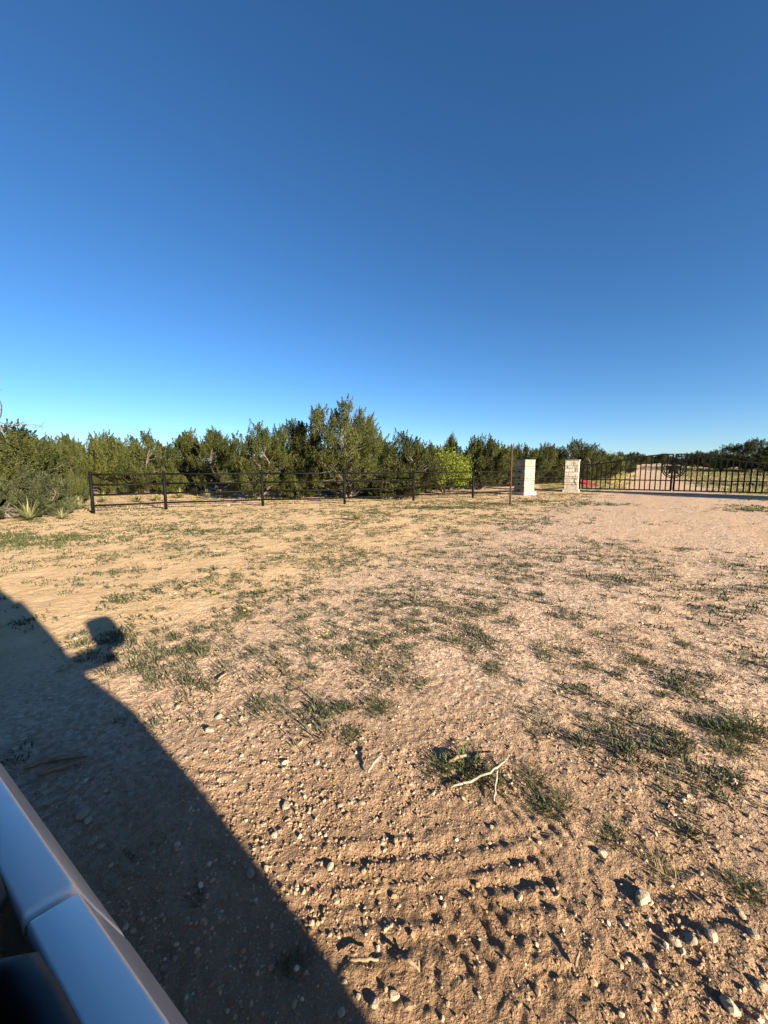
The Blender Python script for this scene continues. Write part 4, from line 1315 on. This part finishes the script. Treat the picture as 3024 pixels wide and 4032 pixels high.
for side in (1, -1):
    fd = panel('door', door_stations(-.98, .365), side)
    rdr = panel('door', door_stations(.370, 1.37), side)
    panel('front_fender', [(-2.72, -.24, -.16, 0), (-2.62, -.06, -.11, 0), (-2.4, .02, -.08, 0), (-1.9, .09, -.04, 0), (-1.4, .141, -.01, 0), (-.99, .141, 0, 0), (-.988, .141, 0, .012)], side)
    panel('rear_quarter', [(1.378, .141, 0, .012), (1.38, .141, 0, 0), (1.8, .145, 0, 0), (2.2, .10, 0, 0), (2.4, .02, 0, 0), (2.48, -.12, -.02, 0)], side)
    def yy(y): return y if side > 0 else 2 * MID - y
    # door handles
    for d_, x in ((fd, .18), (rdr, 1.2)):
        mb = MB(); mb.tube([(x - .10, yy(.15), .905), (x - .07, yy(.185), .91), (x + .07, yy(.185), .91), (x + .10, yy(.15), .905)], .013, 8)
        mb.build('handle', M['paint'], d_, True)
    # weather strips along the ledge
    for d_, xa, xb in ((fd, -.98, .345), (rdr, .380, 1.33)):
        mb = MB()
        prof = [(.0645, 1.1085), (.0635, 1.116), (.058, 1.121), (.048, 1.120), (.042, 1.112), (.040, 1.07)]
        V = []; F = []
        st = [(xa, .03), (xa + .02, .004), (xa + .05, 0), (xb - .05, 0), (xb - .018, .003), (xb, .022)]
        for x, ins in st:
            for (y, z) in prof: V.append((x, yy(y - ins * .6), z - ins * .25))
        n = len(prof)
        for i in range(len(st) - 1):
            for j in range(n - 1):
                q = (i * n + j, (i + 1) * n + j, (i + 1) * n + j + 1, i * n + j + 1)
                F.append(q if side > 0 else tuple(reversed(q)))
        mb.add(V, F); mb.build('weather_strip', M['rubber'], d_, True)
        mb = MB(); mb.box(((xa + xb) / 2, yy(-.035), 1.01), ((xb - xa) / 2, .05, .075)); mb.build('inner_trim', M['trim'], d_)
    # pillars
    def pillar(a, b, r, nm='pillar', mt='paint'):
        mb = MB(); mb.tube([(a[0], yy(a[1]), a[2]), ((a[0] + b[0]) / 2, yy((a[1] + b[1]) / 2 + .012), (a[2] + b[2]) / 2), (b[0], yy(b[1]), b[2])], r, 8); mb.build(nm, M[mt], VEH, True)
    pillar((-1.18, -.01, 1.12), (-.52, -.19, 1.70), .038)
    pillar((.36, -.01, 1.10), (.36, -.19, 1.72), .04, mt='rubber')
    pillar((1.36, -.01, 1.10), (1.40, -.19, 1.72), .04, mt='rubber')
    pillar((2.36, -.05, 1.10), (2.16, -.21, 1.70), .05)
    # fixed side glass (the front window is wound down on the near side)
    for xa, xb, xc, xd in ([(.41, 1.32, .41, 1.35), (1.42, 2.32, 1.45, 2.12)] + ([] if side > 0 else [(-1.05, .31, -.45, .31)])):
        mb = MB(); V = [(xa, yy(.030), 1.13), (xb, yy(.030), 1.13), (xd, yy(-.17), 1.71), (xc, yy(-.17), 1.71)]
        V += [(p[0], p[1] - .006 * side, p[2]) for p in V]
        mb.add(V, [(0, 1, 2, 3), (7, 6, 5, 4), (0, 4, 5, 1), (1, 5, 6, 2), (2, 6, 7, 3), (3, 7, 4, 0)]); mb.build('side_window', M['glass'], VEH)
    # wheels
    for x in (-1.85, 1.85):
        mb = MB(); yo = yy(.12); yi = yy(-.12); ym = (yo + yi) / 2; sg = side
        prof = [(-.115, .20), (-.12, .30), (-.09, .365), (.09, .365), (.12, .30), (.115, .20)]
        V = []; F = []; n = 28
        for k in range(n):
            a = 2 * math.pi * k / n
            for (dy, r) in prof: V.append((x + r * math.cos(a), ym + dy, .365 + r * math.sin(a)))
        for k in range(n):
            k2 = (k + 1) % n
            for j in range(5): F.append((k * 6 + j, k2 * 6 + j, k2 * 6 + j + 1, k * 6 + j + 1))
        mb.add(V, F); wh = mb.build('wheel', M['tyre'], VEH, True)
        mb = MB(); mb.tube([(x, ym - .09, .365), (x, ym + .09, .365)], .205, 24)
        for k in range(5):
            a = 2 * math.pi * k / 5
            mb.tube([(x, ym + .1 * sg, .365), (x + .19 * math.cos(a), ym + .095 * sg, .365 + .19 * math.sin(a))], .022, 6)
        mb.build('rim', M['rim'], wh)
    mb = MB(); mb.box((-2.60, yy(-.16), .86), (.05, .13, .08), Matrix.Rotation(-.5 * side, 3, 'Z')); mb.build('headlight', M['lamp'], VEH)
    mb = MB(); mb.box((2.44, yy(-.12), .95), (.03, .08, .14)); mb.build('tail_light', M['red'], VEH)
    # mirrors: tall housings on short arms
    mx, my, mz = -.56, .365, 1.25
    mb = MB()
    V = []; F = []
    rows = [(-.045, .78), (-.02, .95), (.03, 1.0), (.06, 1.0)]
    outl = []
    for k in range(20):
        a = 2 * math.pi * k / 20; c, s_ = math.cos(a), math.sin(a)
        outl.append((math.copysign(abs(c) ** .5, c) * .105, math.copysign(abs(s_) ** .42, s_) * .118))
    for (dx, sc) in rows:
        for (u, v) in outl: V.append((mx + dx, yy(my + u * sc), mz + v * sc))
    for i in range(len(rows) - 1):
        for k in range(20):
            k2 = (k + 1) % 20; F.append((i * 20 + k, i * 20 + k2, (i + 1) * 20 + k2, (i + 1) * 20 + k))
    F.append(tuple(range(20))); F.append(tuple(reversed(range(60, 80))))
    mb.add(V, F); mir = mb.build('mirror', M['paint'], VEH, True)
    mb = MB(); mb.box((mx + .062, yy(my), mz), (.002, .098, .105)); mb.build('mirror_glass', M['rim'], mir)
    mb = MB(); mb.box((mx - .02, yy(.20), 1.125), (.06, .13, .045)); mb.build('mirror_arm', M['rubber'], mir)
# roof, hood, windscreen, tail
def sheet(name, secs, mat, thick=None):
    V = []; F = []; n = len(secs[0])
    for s_ in secs: V += s_
    for i in range(len(secs) - 1):
        for j in range(n - 1):
            F.append((i * n + j, i * n + j + 1, (i + 1) * n + j + 1, (i + 1) * n + j))
    mb = MB(); mb.add(V, F); return mb.build(name, M[mat], VEH, True)
def arc(x, half, z_edge, crown, n=9):
    return [(x, MID + half * u, z_edge + crown * (1 - abs(u) ** 2.4)) for u in np.linspace(-1, 1, n)]
hw = .63
sheet('roof', [arc(-.62, hw - .03, 1.665, .04), arc(-.50, hw, 1.705, .06), arc(.2, hw + .01, 1.735, .075), arc(1.2, hw + .01, 1.735, .075), arc(2.05, hw - .02, 1.70, .06), arc(2.22, hw - .06, 1.655, .05)], 'paint')
sheet('headliner', [arc(-.55, hw - .04, 1.66, .04), arc(.2, hw - .02, 1.70, .06), arc(1.2, hw - .02, 1.70, .06), arc(2.1, hw - .07, 1.66, .05)], 'trim')
sheet('windscreen', [arc(-1.22, .80, 1.10, .02), arc(-.9, .73, 1.38, .04), arc(-.60, hw - .03, 1.66, .045)], 'glass')
sheet('hood', [arc(-2.66, .62, .88, .05), arc(-2.45, .72, .96, .07), arc(-1.9, .82, 1.04, .07), arc(-1.2, .885, 1.13, .05)], 'paint')
sheet('grille', [arc(-2.70, .62, .50, .02), arc(-2.72, .66, .72, .02), arc(-2.66, .70, .90, .05)], 'rubber')
sheet('tailgate', [arc(2.46, .72, .50, .0), arc(2.5, .76, .85, .0), arc(2.44, .78, 1.12, .0), arc(2.22, hw - .06, 1.66, .05)], 'paint')
mb = MB(); mb.box((-.1, MID, .42), (2.35, .80, .06)); mb.build('underbody', M['rubber'], VEH)
mb = MB(); mb.box((-2.68, MID, .50), (.10, .80, .10)); mb.box((2.48, MID, .50), (.08, .80, .10)); mb.build('bumper', M['rubber'], VEH)
for x in (-.15, .95):
    for y in (-.45, -1.2):
        mb = MB(); mb.box((x, y, .72), (.26, .24, .10)); mb.box((x + .24, y, 1.08), (.07, .23, .32), Matrix.Rotation(.2, 3, 'Y')); mb.build('seat', M['trim'], VEH)
